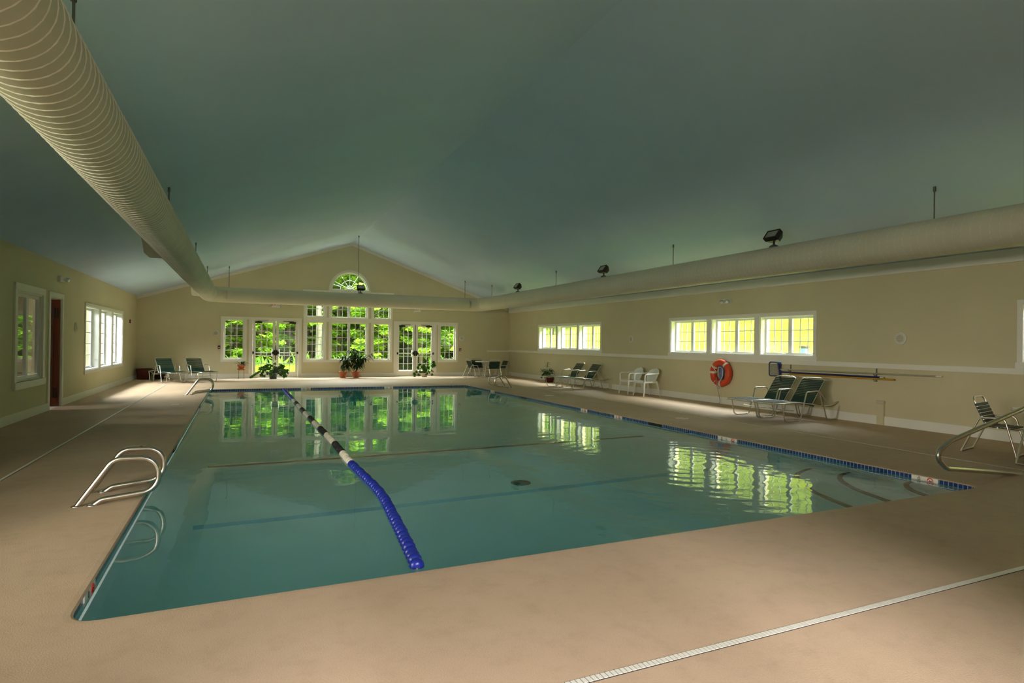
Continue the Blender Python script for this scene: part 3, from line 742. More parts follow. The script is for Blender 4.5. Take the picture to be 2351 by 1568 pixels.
def rod(x, y):
    zt = roof(x); b = MB(); b.tube([L(x,y,DZ+DR-.005), L(x,y,zt-.02)], .010, 6); b.tube([L(x,y,zt-.07), L(x,y,zt)], .02, 8)
    b.build('hanger_rod', M['grey'], duct)
for y in (5.15, 11.1, 17.1, 22.4): rod(DXL, y)
for y in (5.45, 11.3, 17.1, 22.6): rod(DXR, y)
for x in (-.5, 4.1, 8.55): rod(x, DYC)
for x, s in ((DXL, -1), (DXR, 1)):
    for y in (11.5, 21.4):
        b = MB(); xo = x+s*.39; xi = x+s*.10
        a = [L(xo,y,2.93),L(xo,y+.65,2.93),L(xo,y+.65,3.22),L(xo,y-.45,3.22)]; c = [L(xi,y,2.93),L(xi,y+.65,2.93),L(xi,y+.65,3.22),L(xi,y-.45,3.22)]
        b.add(a+c, [(0,1,2,3),(7,6,5,4),(0,4,5,1),(1,5,6,2),(2,6,7,3),(3,7,4,0)]); b.build('outlet_box', M['duct'], duct)

# ------------------------------------------------------------------ floodlights on the duct
def floodlight(x, y, rz, label):
    e = empty('floodlight', (x,y,DZ+DR-.012), rz, label, 'lamp', 'floodlights on the duct')
    MB().lathe([(.085,0),(.085,.03),(.06,.045),(.03,.06),(.0001,.06)], 16).build('base', M['grey'], e)
    MB().tube([(0,0,.05),(0,0,.13)], .02, 8).build('stem', M['bronze'], e)
    # housing: front towards -x and up
    R_ = Matrix.Translation((0,0,.21)) @ Matrix.Rotation(math.radians(38), 4, 'Y')
    b = MB(); f = [(-.09,-.15,-.10),(-.09,.15,-.10),(-.09,.15,.10),(-.09,-.15,.10)]; m_ = [(.0,-.15,-.10),(.0,.15,-.10),(.0,.15,.10),(.0,-.15,.10)]; k = [(.10,-.10,-.05),(.10,.10,-.05),(.10,.10,.05),(.10,-.10,.05)]
    inn = [(-.09,-.13,-.08),(-.09,.13,-.08),(-.09,.13,.08),(-.09,-.13,.08)]; ind = [(-.07,-.13,-.08),(-.07,.13,-.08),(-.07,.13,.08),(-.07,-.13,.08)]
    for A, B in ((inn, f), (f, m_), (m_, k), (ind, inn)): b.add(A+B, [(i,(i+1)%4,4+(i+1)%4,4+i) for i in range(4)])
    b.add(k, [(0,1,2,3)]); b.xform(R_); b.build('housing', M['bronze'], e)
    g = MB(); g.box((-.078,-.128,-.078),(-.07,.128,.078)); g.xform(R_); g.build('lens', M['lens'], e)
    return e
floodlight(DXR, 8.36, 0, 'nearest and largest of the dark floodlights standing on the right-hand duct')
floodlight(DXR, 14.28, 0, 'middle dark floodlight standing on the right-hand duct')
floodlight(DXR, 20.05, 0, 'farthest small dark floodlight on the right-hand duct, near its corner')
floodlight(4.19, DYC, PI/2, 'dark floodlight on the cross duct just below the arched window')

# ------------------------------------------------------------------ wall fittings
def exit_sign(x, label, heads):
    e = empty('exit_sign', (x, FY(x), 2.95), FR, label, 'sign', 'exit signs over the glazed doors')
    MB().box((-.16,-.055,-.10),(.16,0,.10), .008).build('housing', M['white'], e)
    text_obj('lettering', 'EXIT', .165, M['exitred'], e, Matrix.Translation((0,-.056,.0)) @ Matrix.Rotation(PI/2, 4, 'X'))
    for s in heads:
        h = MB(); h.tube([(s*.15,-.03,0),(s*.21,-.05,-.01)], .012, 6); h.lathe([(.0001,-.03),(.035,-.025),(.045,.01),(.03,.03),(.0001,.035)], 12, (s*.23,-.07,-.03)); h.build('emergency_head', M['chrome'], e)
exit_sign(1.18, 'white exit sign over the left-hand glazed door, mostly hidden by the duct', (-1, 1))
exit_sign(6.98, 'white exit sign over the right-hand glazed door, with a round lamp head at its left', (-1,))
def emergency_light(loc, rz, label, heads):
    e = empty('emergency_light', loc, rz, label, 'lamp', 'emergency wall lights')
    MB().box((-.15,-.06,-.06),(.15,0,.07), .01).build('battery_case', M['plastic'], e)
    for x in heads:
        h = MB(); h.tube([(x,-.05,.0),(x,-.10,.0)], .018, 8); h.sphere((x,-.13,0), .065, 14, 8, 1, .8, .8); h.build('lamp_head', M['chrome'], e)
emergency_light((XL,15.9,2.78), PI/2, 'emergency light with a shiny lamp head on the left wall above the wooden door', (.07,))
emergency_light((XR,11.7,2.64), -PI/2, 'emergency light with twin lamp heads on the right wall above the long window', (-.09, .09))
def wall_speaker(loc, rz, label, r=.115):
    e = empty('wall_speaker', loc, rz, label, 'speaker', 'round wall speakers')
    Rm = Matrix.Rotation(PI/2, 4, 'X')
    b = MB(); b.lathe([(r,0),(r+.006,.015),(r-.004,.03),(r-.02,.034)], 28); b.xform(Rm); b.build('rim', M['plastic'], e)
    g = MB(); g.lathe([(r-.018,.028),(r*.5,.036),(.0001,.04)], 28, caps=False)
    for k in range(-5, 6):
        z = k*.018; hw = math.sqrt(max(0, (r-.022)**2-z*z)); g.box((-hw,z-.003,.03),(hw,z+.003,.043))
    g.xform(Rm); g.build('grille', M['disc'], e)
wall_speaker((-.99,FY(-.99),1.77), FR, 'round speaker on the far wall left of the left-hand tall narrow window')
wall_speaker((9.05,FY(9.05),1.71), FR, 'round speaker on the far wall right of the right-hand tall narrow window')
wall_speaker((XR,15.86,1.68), -PI/2, 'round speaker on the right wall between its two long windows')
wall_speaker((XR,7.27,1.68), -PI/2, 'round speaker alone on the right wall, above the pool poles')
wall_speaker((XL,17.31,1.765), PI/2, 'round domed speaker on the left wall between wooden door and windows')
def fire_alarm(loc, rz, label):
    e = empty('fire_alarm', loc, rz, label, 'fire alarm', 'red fire alarm boxes')
    MB().box((-.045,-.045,-.065),(.045,0,.065), .006).build('case', M['red'], e)
    MB().box((-.025,-.056,-.03),(.025,-.04,.005), .003).build('pull_bar', M['white'], e)
fire_alarm((-.87,FY(-.87),1.217), FR, 'red fire alarm pull box on the far wall at the left of the doors')
fire_alarm((8.985,FY(8.985),1.185), FR, 'red fire alarm pull box on the far wall at the right of the doors')
fire_alarm((XL,24.72,2.12), PI/2, 'red fire alarm box high on the left wall near the corner')
def wall_cover(y, h, label, z0=0.0):
    e = empty('conduit_cover', (XR,y,z0), -PI/2, label, 'conduit cover', 'cream conduit covers')
    MB().box((-.07,-.05,0),(.07,0,h), .006).build('cover', M['wall'], e); MB().box((-.078,-.06,h-.0),(.078,0,h+.06), .006).build('cap_box', M['disc'], e)
wall_cover(7.63, .41, 'cream conduit cover low on the right wall, right of the near loungers')
wall_cover(17.0, .30, 'cream conduit cover low on the right wall beside the white chairs')

# ------------------------------------------------------------------ ring buoy, net and poles on the right wall
bx = XR-.10
e = empty('ring_buoy', (bx,11.82,.80), -PI/2, 'orange ring buoy with white bands hanging on the right wall', 'ring buoy')
RB, rb = .275, .083
t = MB(); t.tube([(RB*math.cos(2*PI*i/40),0,RB*math.sin(2*PI*i/40)) for i in range(40)], rb, 16, closed=True); t.build('foam_ring', M['orange'], e)
for a in (48, 142, 178, 275):
    a = math.radians(a); b = MB(); c0 = Vector((math.cos(a),0,math.sin(a))); tg = Vector((-math.sin(a),0,math.cos(a)))
    rings = []
    for s in (-.028, .028):
        rings.append([c0*RB+tg*s+(c0*math.cos(2*PI*k/16)+Vector((0,1,0))*math.sin(2*PI*k/16))*(rb+.004) for k in range(16)])
    b.ring_sweep(rings, caps=False); b.build('band', M['strapw'], e)
b = MB()
b.tube(fillet([(-.20,-.09,.16),(-.02,-.10,-.02),(.03,-.10,.17),(.16,-.10,.12),(.16,-.09,-.05),(.08,-.10,-.20)], .05), .007, 6)
b.tube(fillet([(-.36,-.05,.05),(-.30,-.09,-.02),(-.27,-.09,-.2),(-.18,-.09,-.27),(-.10,-.09,-.20)], .05), .007, 6); b.build('grab_rope', M['strapw'], e)
b = MB(); b.tube(fillet([(-.06,-.10,-.12),(-.05,-.10,-.30),(.00,-.09,-.45),(.02,-.04,-.70),(.0,-.03,-.785),(-.14,-.06,-.79)], .05), .0075, 6)
b.tube(fillet([(.01,-.10,-.20),(.0,-.10,-.38),(.05,-.08,-.42),(.05,-.09,-.33)], .03), .0075, 6); b.build('throw_line', M['rope'], e)
b = MB(); b.lathe([(.0001,-.22),(.045,-.20),(.06,-.05),(.075,.10),(.06,.19),(.0001,.20)], 12, (.0,.02,0), 1.2, .6); b.build('canvas_bag', M['bluebag'], e)

e = empty('leaf_skimmer', (XR-.05,10.15,.97), -PI/2, 'square leaf skimmer net with blue frame on the right wall above a lounger', 'net')
loop = fillet([(0,0,.165),(-.17,0,.165),(-.165,-.0,-.16),(.12,0,-.15),(.165,0,.155),(0,0,.165)], .05)
MB().tube(loop[:-1], .012, 8, closed=True).build('frame', M['blue'], e)
def netm():
    m, nt, b, out = nodes('net_mesh'); b.inputs['Base Color'].default_value = (.30,.29,.22,1); b.inputs['Roughness'].default_value = .9
    tc = N(nt, 'ShaderNodeTexCoord'); w_ = N(nt, 'ShaderNodeTexNoise'); w_.inputs['Scale'].default_value = 30; nt.links.new(tc.outputs['Object'], w_.inputs['Vector'])
    r = ramp(nt, w_.outputs[0], [(.3, (.25,.24,.18)), (.7, (.38,.36,.27))]); nt.links.new(r.outputs[0], b.inputs['Base Color']); return m
nm = MB(); k = len(loop)-1; cpt = (-.01,.028,0)
nm.add([tuple(p) for p in loop[:-1]]+[(p[0]*.5,.022,p[2]*.5) for p in loop[:-1]]+[cpt], [(i,(i+1)%k,k+(i+1)%k,k+i) for i in range(k)]+[(k+i,k+(i+1)%k,2*k) for i in range(k)], True)
nm.build('net', netm(), e)
b = MB(); b.tube([(.11,-.02,.15),(.165,-.03,-.10),(.21,-.04,-.26)], .022, 8); b.build('handle_socket', M['blue'], e)
MB().tube([(.08,-.015,.155),(.175,-.02,.15)], .02, 8).build('frame_tip', M['bluebright'], e)
def pole(name, y0, z0, y1, z1, r, m, label, off, ends=None):
    e = empty(name, (XR-off,y0,z0), 0, label, 'pole', 'pool poles on the wall')
    MB().tube([(0,0,0),(0,y1-y0,z1-z0)], r, 10).build('shaft', M[m], e)
    if ends: MB().tube([(0,(y1-y0),(z1-z0)),(0,(y1-y0)*1.03,(z1-z0)*1.03)], r*.8, 10).build('end_grip', M[ends], e)
pole('telescopic_pole', 10.0, .975, 6.6, 1.0, .016, 'alu', 'long silver telescopic pole along the right wall, topmost of the three', .06, 'white')
pole('cleaning_pole', 9.95, .918, 7.62, .925, .018, 'blue', 'dark blue pole on the right wall lying over the yellow one', .07, 'white')
pole('rescue_pole', 9.72, .882, 7.34, .893, .018, 'yellow', 'yellow pole on the right wall, lowest of the three', .07)
for y, w_ in ((9.747, 'left'), (7.733, 'right')):
    e = empty('pole_hook', (XR,y,1.0), -PI/2, 'small %s-hand wall hook carrying the pool poles' % w_, 'hook', 'pole hooks')
    h = MB(); h.box((-.012,-.012,-.17),(.012,0,.09), .002); 
    for z in (-.045, -.15): h.tube(fillet([(0,-.01,z),(0,-.075,z-.01),(0,-.10,z+.03)], .015), .006, 6)
    h.build('hook_strip', M['grey'], e)

# ------------------------------------------------------------------ pool rails
def grab_rail(x, y, rz, label, scale=1.):
    """figure-four deck rail; local x runs from deck to water, x=0 at the pool edge"""
    e = empty('grab_rail', (x,y,0), rz, label, 'pool rail', 'stainless pool rails'); e.scale = (scale,)*3
    path = fillet([(-.50,0,-.02),(-.215,0,.402),(.105,0,.402),(.150,0,.10),(-.28,0,.045),(-.39,0,-.02)], [.10,.15,.15,.05], 8)
    path = fillet([(-.50,0,-.02),(-.212,0,.405),(.135,0,.40),(.150,0,.095),(-.30,0,.045),(-.385,0,-.02)], [.12,.15,.14,.08], 8)
    MB().tube(path, .024, 14).build('tube', M['steel'], e)
    for px in (-.49, -.375):
        MB().lathe([(.042,0),(.042,.006),(.028,.012)], 16, (px,0,0)).build('escutcheon', M['steel'], e)
grab_rail(-.85, 6.43, 0, 'nearer stainless rail of the pair at the near left pool edge')
grab_rail(-.86, 6.95, 0, 'farther stainless rail of the pair at the near left pool edge')
grab_rail(-.90, 18.35, 0, 'nearer stainless rail of the pair at the far left pool edge')
grab_rail(-.905, 18.87, 0, 'farther stainless rail of the pair at the far left pool edge')
grab_rail(7.77, 18.27, PI, 'nearer stainless rail of the pair at the far right pool edge')
grab_rail(7.77, 18.80, PI, 'farther stainless rail of the pair at the far right pool edge')
e = empty('handrail', (8.6,4.02,0), 0, 'long stainless handrail leaning over the near right pool corner', 'pool rail')
MB().tube(fillet([(-.0,0,-.02),(-.30,0,.03),(-1.52,0,.175),(-1.74,0,.34),(-1.46,0,.475),(.35,0,.86),(.62,0,.80),(.62,0,-.02)], [.2,.16,.12,.16,.2,.15], 8), .026, 16).build('tube', M['steel'], e)
for px in (-.02, .62): MB().lathe([(.05,0),(.05,.006),(.03,.014)], 16, (px,0,0)).build('escutcheon', M['steel'], e)

# ------------------------------------------------------------------ lane rope
lane = [(1.11,4.01),(1.135,4.20),(1.235,5.26),(1.30,6.23),(1.27,7.81),(1.277,9.73),(1.23,13.53),(1.19,19.46),(1.185,20.1)]
ln = empty('lane_rope', (1.2,12,WZ), 0, 'floating lane rope of blue, white and dark floats across the pool', 'lane rope')
pts = [Vector((x-1.2,y-12,.0)) for x, y in lane]
def spline(P, k=30):
    out = []
    for i in range(len(P)-1):
        p0 = P[max(i-1,0)]; p1 = P[i]; p2 = P[i+1]; p3 = P[min(i+2,len(P)-1)]
        for j in range(k):
            t = j/k; out.append(.5*((2*p1)+(p2-p0)*t+(2*p0-5*p1+4*p2-p3)*t*t+(3*p1-p0-3*p2+p3)*t**3))
    out.append(P[-1]); return out
sp = spline(pts); cum = [0]
for a, b in zip(sp[:-1], sp[1:]): cum.append(cum[-1]+(b-a).length)
def at_len(s):
    import bisect
    i = min(max(bisect.bisect(cum, s)-1, 0), len(sp)-2); f = (s-cum[i])/max(1e-9, cum[i+1]-cum[i])
    return sp[i].lerp(sp[i+1], f), (sp[i+1]-sp[i]).normalized()
MB().tube(sp[::6]+[sp[-1]], .006, 6).build('cable', M['steel'], ln)
bounds = [(7.81,'floatblue'),(8.55,'floatwhite'),(9.30,'floatdark'),(10.26,'floatwhite'),(11.07,'floatdark'),(11.93,'floatwhite'),(12.68,'floatdark'),(13.54,'floatwhite'),(14.34,'floatdark'),(15.22,'floatwhite'),(15.9,'floatdark'),(16.6,'floatwhite'),(99,'floatblue')]
pitch = .092; protos = {}; rest = {}
def float_mb(T=Matrix.Identity(4)):
    b = MB(); R_ = .052
    b.lathe([(.016,-.042),(.030,-.040),(.040,-.031),(.051,-.021),(.053,-.004),(.050,.012),(.037,.026),(.030,.040),(.016,.042)], 14)
    return b.xform(T)
i = 0; s = .05
while s < cum[-1]-.04:
    p, tg = at_len(s); key = next(m for y, m in bounds if p.y+12 < y)
    q = tg.to_track_quat('Z', 'Y'); T = Matrix.Translation(p+Vector((0,0,.006+.004*math.sin(i*1.7)))) @ q.to_matrix().to_4x4()
    if i < 100:
        if key not in protos: o = float_mb().build('float', M[key], ln); protos[key] = o.data
        else: o = bpy.data.objects.new('float', protos[key]); COL.objects.link(o); o.parent = ln
        o.matrix_local = T
    else:
        r_ = rest.setdefault(key, MB()); b = float_mb(T); r_.add(b.v, b.f, True)
    i += 1; s += pitch
allm = MB(); matidx = []
slots = list(rest)
for k in slots: 
    allm.add(rest[k].v, rest[k].f, True); matidx += [slots.index(k)]*len(rest[k].f)
o = allm.build('float_row', M[slots[0]], ln)
for k in slots[1:]: o.data.materials.append(M[k])
o.data.polygons.foreach_set('material_index', matidx); tag(o, kind='stuff')

# ------------------------------------------------------------------ deck drains, lids
def drain(name, x, y, rz, length, w, label, slot=.026):
    e = empty(name, (x,y,0), rz, label, 'drain', 'deck drains')
    g = MB(); k = int(length/slot)
    for i in range(k): g.box((i*slot,-w/2+.002,.0),(i*slot+slot*.86,w/2-.002,.004))
    g.build('slotted_grate', M['lid'] if False else M['marker'], e)
    c = MB(); c.box((0,-w/2-.003,-.002),(length,w/2+.003,.0015)); c.build('channel', M['joint'], e)
drain('trench_drain', -2.30, 2.286, 0, 11.1, .042, 'white slotted drain strip crossing the near deck')
drain('trench_drain', -2.31, 2.35, PI/2, 20.4, .036, 'thin white drain strip along the left deck', .06)
drain('trench_drain', 8.80, 2.35, PI/2-.012, 20.0, .022, 'thin pale drain strip along the right deck', .06)
def skimmer_lid(x, y, label):
    e = empty('skimmer_lid', (x,y,0), 0, label, 'skimmer lid', 'round skimmer lids')
    MB().lathe([(.135,-.002),(.135,.004),(.125,.008),(.0001,.009)], 26).build('lid', M['lid'], e)
    MB().lathe([(.018,.008),(.018,.011),(.0001,.011)], 10, (.07,0,0)).build('finger_hole', M['joint'], e)
skimmer_lid(-1.37, 15.6, 'round skimmer lid on the left deck, the far one')
skimmer_lid(-1.35, 9.68, 'round skimmer lid on the left deck behind the near rails')
skimmer_lid(8.15, 15.4, 'round skimmer lid on the right deck, the far one')
skimmer_lid(8.24, 9.74, 'round skimmer lid on the right deck, the nearer one')

# ------------------------------------------------------------------ strap loungers
def lounger(loc, rz, label):
    e = empty('strap_lounger', loc, rz, label, 'lounger', 'green strap loungers')
    W2 = .30; T_ = .0135
    rail = lambda y: fillet([(.0,y,.365),(.55,y,.375),(1.02,y,.335),(1.22,y,.285),(1.55,y,.30),(1.80,y,.365)], .12, 4)
    a, b = rail(-W2), rail(W2)
    MB().tube(a+[Vector((1.85,-W2+.05,.372)),Vector((1.85,W2-.05,.372))]+b[::-1]+[Vector((-.03,W2-.05,.362)),Vector((-.03,-W2+.05,.362))], T_, 8, closed=True).build('seat_rail', M['alu'], e)
    for s in (-1, 1):
        y = s*(W2+.018)
        MB().tube(fillet([(.16,y,.355),(.24,y,.016),(.66,y,.016),(.84,y,.585),(1.20,y,.60),(1.29,y,.30)], [.09,.07,.06,.09], 6), T_, 8).build('arm_leg_frame', M['alu'], e)
        MB().tube(fillet([(1.33,y,.31),(1.43,y,.016),(1.72,y,.016),(1.84,y,.37)], [.09,.09], 6), T_, 8).build('rear_leg_frame', M['alu'], e)
    st = MB(); st.tube([(.50,-W2,.22),(.50,0,.20),(.50,W2,.22)], .009, 6); st.tube([(1.50,-W2,.26),(1.50,W2,.26)], .009, 6); st.build('stretcher', M['alu'], e)
    # back frame: hinge at x=1.06 up and back
    hx, hz, tx, tz = 1.04, .30, 1.44, .845
    bf = fillet([(hx,-W2+.03,hz),(tx-.02,-W2+.03,tz-.03),(tx,-W2+.12,tz),(tx,W2-.12,tz),(tx-.02,W2-.03,tz-.03),(hx,W2-.03,hz)], .06, 5)
    MB().tube(bf, T_, 8).build('back_frame', M['alu'], e)
    pr = MB()
    for s in (-1, 1): pr.tube([(hx+.24,s*(W2-.05),hz+.30),(1.55,s*(W2-.05),.30)], .011, 6)
    pr.build('back_prop', M['alu'], e)
    ss = MB()
    for i in range(20):
        x = .035+i*.053; z = .368+.008*min(1, x/.5) if x < .6 else .376-.09*((x-.6)/.5)**1.3
        pts = [(x, -W2-.014, z-.012), (x, -W2+.03, z+.013), (x, 0, z+.004), (x, W2-.03, z+.013), (x, W2+.014, z-.012)]
        for p, q in zip(pts[:-1], pts[1:]):
            ss.add([(p[0]-.022,p[1],p[2]),(p[0]+.022,p[1],p[2]),(q[0]+.022,q[1],q[2]),(q[0]-.022,q[1],q[2]),(p[0]-.022,p[1],p[2]+.004),(p[0]+.022,p[1],p[2]+.004),(q[0]+.022,q[1],q[2]+.004),(q[0]-.022,q[1],q[2]+.004)],
                   [(0,1,2,3),(7,6,5,4),(0,4,5,1),(2,6,7,3),(1,5,6,2),(3,7,4,0)])
    ss.build('seat_straps', M['strap'], e)
    bs = MB(); d = Vector((tx-hx,0,tz-hz)); ln_ = d.length; d.normalize(); nrm = Vector((-d.z,0,d.x))
    for i in range(15):
        f = .01+i*(ln_-.085)/14 if i > 4 else .01+i*(ln_-.085)/14
        hw = .0165 if i > 4 else .0215
        c = Vector((hx,0,hz))+d*(f+.01); sag = nrm*(-.012)
        P = [c+Vector((0,-W2+.012,0))-nrm*.004, c+Vector((0,-W2+.05,0))+nrm*.013, c+nrm*.006, c+Vector((0,W2-.05,0))+nrm*.013, c+Vector((0,W2-.012,0))-nrm*.004]
        for p, q in zip(P[:-1], P[1:]):
            bs.add([p-d*hw,p+d*hw,q+d*hw,q-d*hw,p-d*hw+nrm*.004,p+d*hw+nrm*.004,q+d*hw+nrm*.004,q-d*hw+nrm*.004],
                   [(0,1,2,3),(7,6,5,4),(0,4,5,1),(2,6,7,3),(1,5,6,2),(3,7,4,0)])
    bs.build('back_straps', M['strap'], e)
    return e
lg = lounger((9.55,8.85,0), 0, 'green strap lounger nearest on the right deck, right of its twin under the skimmer net')
for (x, y, a, lab) in ((9.55,9.55,0,'green strap lounger under the skimmer net, nearer the ring buoy'),
                       (9.62,17.36,.02,'green strap lounger beside the white chairs at the right wall'),
                       (9.55,18.32,.02,'green strap lounger beside the potted plant at the right wall'),
                       (-1.98,23.2,2.02,'green strap lounger in the far left corner beside the dark pots'),
                       (-1.05,23.35,2.02,'green strap lounger in the far left corner, the one nearer the plant stand')):
    copy_tree(lg, (x,y,0), a, lab)

# ------------------------------------------------------------------ strap chairs and tables
def strap_chair(loc, rz, label, group):
    e = empty('strap_chair', loc, rz, label, 'chair', group); W2 = .26; T_ = .013
    for s in (-1, 1):
        y = s*W2
        MB().tube(fillet([(-.30,y,.014),(-.085,y,.515),(.20,y,.530),(.33,y,.014)], [.07,.08], 6), T_, 8).build('arm_leg_frame', M['alu'], e)
    for x, nm in ((-.30, 'rear_foot_bar'), (.33, 'front_foot_bar')):
        MB().tube([(x,-W2,.014),(x,W2,.014)], T_, 8).build(nm, M['alu'], e)
    MB().tube(fillet([(.0,-W2+.03,.385),(-.165,-W2+.03,.77),(-.175,-W2+.09,.80),(-.175,W2-.09,.80),(-.165,W2-.03,.77),(.0,W2-.03,.385)], .05, 5), T_, 8).build('back_frame', M['alu'], e)
    MB().tube(fillet([(-.01,-W2+.03,.40),(.30,-W2+.03,.385),(.33,-W2+.08,.375),(.33,W2-.08,.375),(.30,W2-.03,.385),(-.01,W2-.03,.40)], .04, 4), T_, 8, closed=True).build('seat_frame', M['alu'], e)
    MB().tube([(.12,-W2,.39),(.12,W2,.39)], .01, 6).build('seat_bar', M['alu'], e)
    ss = MB()
    for i in range(6): x = .02+i*.052; ss.box((x-.021,-W2+.01,.392-.03*x),(x+.021,W2-.01,.404-.03*x), .003)
    ss.build('seat_straps', M['strap'], e)
    bs = MB(); a = Vector((.0,0,.385)); d = (Vector((-.165,0,.77))-a); l_ = d.length; d.normalize(); nrm = Vector((d.z,0,-d.x))
    for i in range(7):
        c = a+d*(.04+i*.049); bs.add([c+Vector((0,s*(W2-.012),0))+d*k*.020+nrm*q for s in (-1,1) for k in (-1,1) for q in (-.015,.015)],
            [(0,1,3,2),(4,6,7,5),(0,4,5,1),(2,3,7,6),(0,2,6,4),(1,5,7,3)])
    bs.build('back_straps', M['strap'], e); return e
def round_table(loc, r, h, label):
    e = empty('round_table', loc, 0, label, 'table', 'round white tables')
    MB().lathe([(.0001,h-.03),(r-.05,h-.03),(r-.012,h-.035),(r,h-.02),(r-.006,h-.002),(r-.03,h),(.0001,h)], 40, caps=False).build('table_top', M['table'], e)
    for k in range(4):
        a = PI/4+k*PI/2; c, s = math.cos(a), math.sin(a)
        MB().tube(fillet([(c*r*.55,s*r*.55,h-.04),(c*.14,s*.14,h-.10),(c*.14,s*.14,.16),(c*r*.62,s*r*.62,.014)], [.10,.12], 5), .013, 8).build('leg', M['alu'], e)
    MB().tube([(.14*math.cos(2*PI*i/20),.14*math.sin(2*PI*i/20),.30) for i in range(20)], .009, 6, closed=True).build('brace_ring', M['alu'], e)
    return e
gA = 'strap chairs round the far table'; gB = 'strap chairs round the near table'
sc_ = strap_chair((9.08,24.45,0), .0, 'green strap chair seen side on at the left of the far table', gA)
for (x, y, a, lab, g_) in ((9.83,23.72,PI/2,'green strap chair at the far table with its back to the pool', gA),
                       (10.62,24.55,PI,'green strap chair at the right of the far table', gA),
                       (9.62,25.10,-PI/2,'green strap chair behind the far table, against the end wall', gA),
                       (9.93,5.02,-1.35,'green strap chair seen side on behind the handrail at the near right table', gB),
                       (9.50,4.12,.0,'green strap chair cut off by the right edge of the photo', gB)):
    copy_tree(sc_, (x,y,0), a, lab, g_)
round_table((9.80,24.42,0), .52, .70, 'round white table among green chairs in the far right corner')
round_table((10.22,4.28,0), .60, .665, 'round white table at the right edge of the photo, only its rim in view')

# ------------------------------------------------------------------ white plastic armchairs
def plastic_chair(loc, rz, label):
    """front towards +x"""
    e = empty('plastic_armchair', loc, rz, label, 'chair', 'white plastic armchairs'); P = M['plastic']
    s = MB(); nx_, ny_ = 8, 8; top = []
    for i in range(nx_+1):
        for j in range(ny_+1):
            x = -.20+.45*i/nx_; v = -1+2*j/ny_; y = v*(.235+.02*i/nx_); z = .425+.012*v*v-.012*math.sin(PI*i/nx_)+.012*(i/nx_)
            if i == nx_: z -= .015
            top.append((x, y, z))
    k = (nx_+1)*(ny_+1); fs = [(i*(ny_+1)+j, (i+1)*(ny_+1)+j, (i+1)*(ny_+1)+j+1, i*(ny_+1)+j+1) for i in range(nx_) for j in range(ny_)]
    s.add(top, fs, True); s.add([(x,y,z-.012) for x,y,z in top], [f[::-1] for f in fs], True)
    s.box((.225,-.255,.37),(.255,.255,.43), .008)
    for y in (-.25, .235): s.box((-.20,y,.385),(.24,y+.015,.435), .004)
    s.build('seat', P, e)
    b = MB(); rows = 12; cols = 10; g = []
    for i in range(rows+1):
        t_ = i/rows; z = .42+.385*t_; hw = (.205+.05*math.sin(PI*min(1, t_*1.15)*.62)) if t_ < .6 else .255*math.sqrt(max(0, 1-((t_-.6)/.4)**2.2))
        hw = max(hw, .012)
        for j in range(cols+1):
            v = -1+2*j/cols; x = -.205-.15*t_**1.1+.055*v*v*(hw/.25); g.append((x, v*hw, z))
    fs = [(i*(cols+1)+j, i*(cols+1)+j+1, (i+1)*(cols+1)+j+1, (i+1)*(cols+1)+j) for i in range(rows) for j in range(cols)]
    b.add(g, fs, True); b.add([(x-.012,y,z) for x,y,z in g], [f[::-1] for f in fs], True)
    edge = [g[i*(cols+1)] for i in range(rows+1)]+[g[rows*(cols+1)+j] for j in range(1, cols)]+[g[i*(cols+1)+cols] for i in range(rows, -1, -1)]
    b.tube([(p[0]-.006,p[1],p[2]) for p in edge], .012, 8); b.build('back_shell', P, e)
    for sg in (-1, 1):
        a = MB(); pa = fillet([(-.285,sg*.215,.67),(-.20,sg*.275,.655),(.17,sg*.285,.645),(.225,sg*.275,.62),(.232,sg*.262,.42)], .05, 5)
        a.tube(pa, .02, 8); a.build('armrest', P, e)
        for x0, x1, nm in ((.215,.265,'leg'), (-.19,-.30,'leg')):
            l = MB(); q = []
            for t_, w_, d_ in ((0,.050,.034),(.35,.042,.028),(1,.026,.020)):
                x = x0+(x1-x0)*t_; y = sg*(.235+.035*t_); z = .44*(1-t_)
                q.append([(x-w_*.5,y-d_*.5,z),(x+w_*.5,y-d_*.5,z),(x+w_*.5,y+d_*.5,z),(x-w_*.5,y+d_*.5,z)])
            l.ring_sweep(q, smooth=False); l.build(nm, P, e)
    return e
pc = plastic_chair((10.86,14.42,0), PI-.05, 'white plastic armchair, the right one of two, nearer the ring buoy')
copy_tree(pc, (10.82,15.12,0), PI-.10, 'white plastic armchair, the left one of two, nearer the loungers')

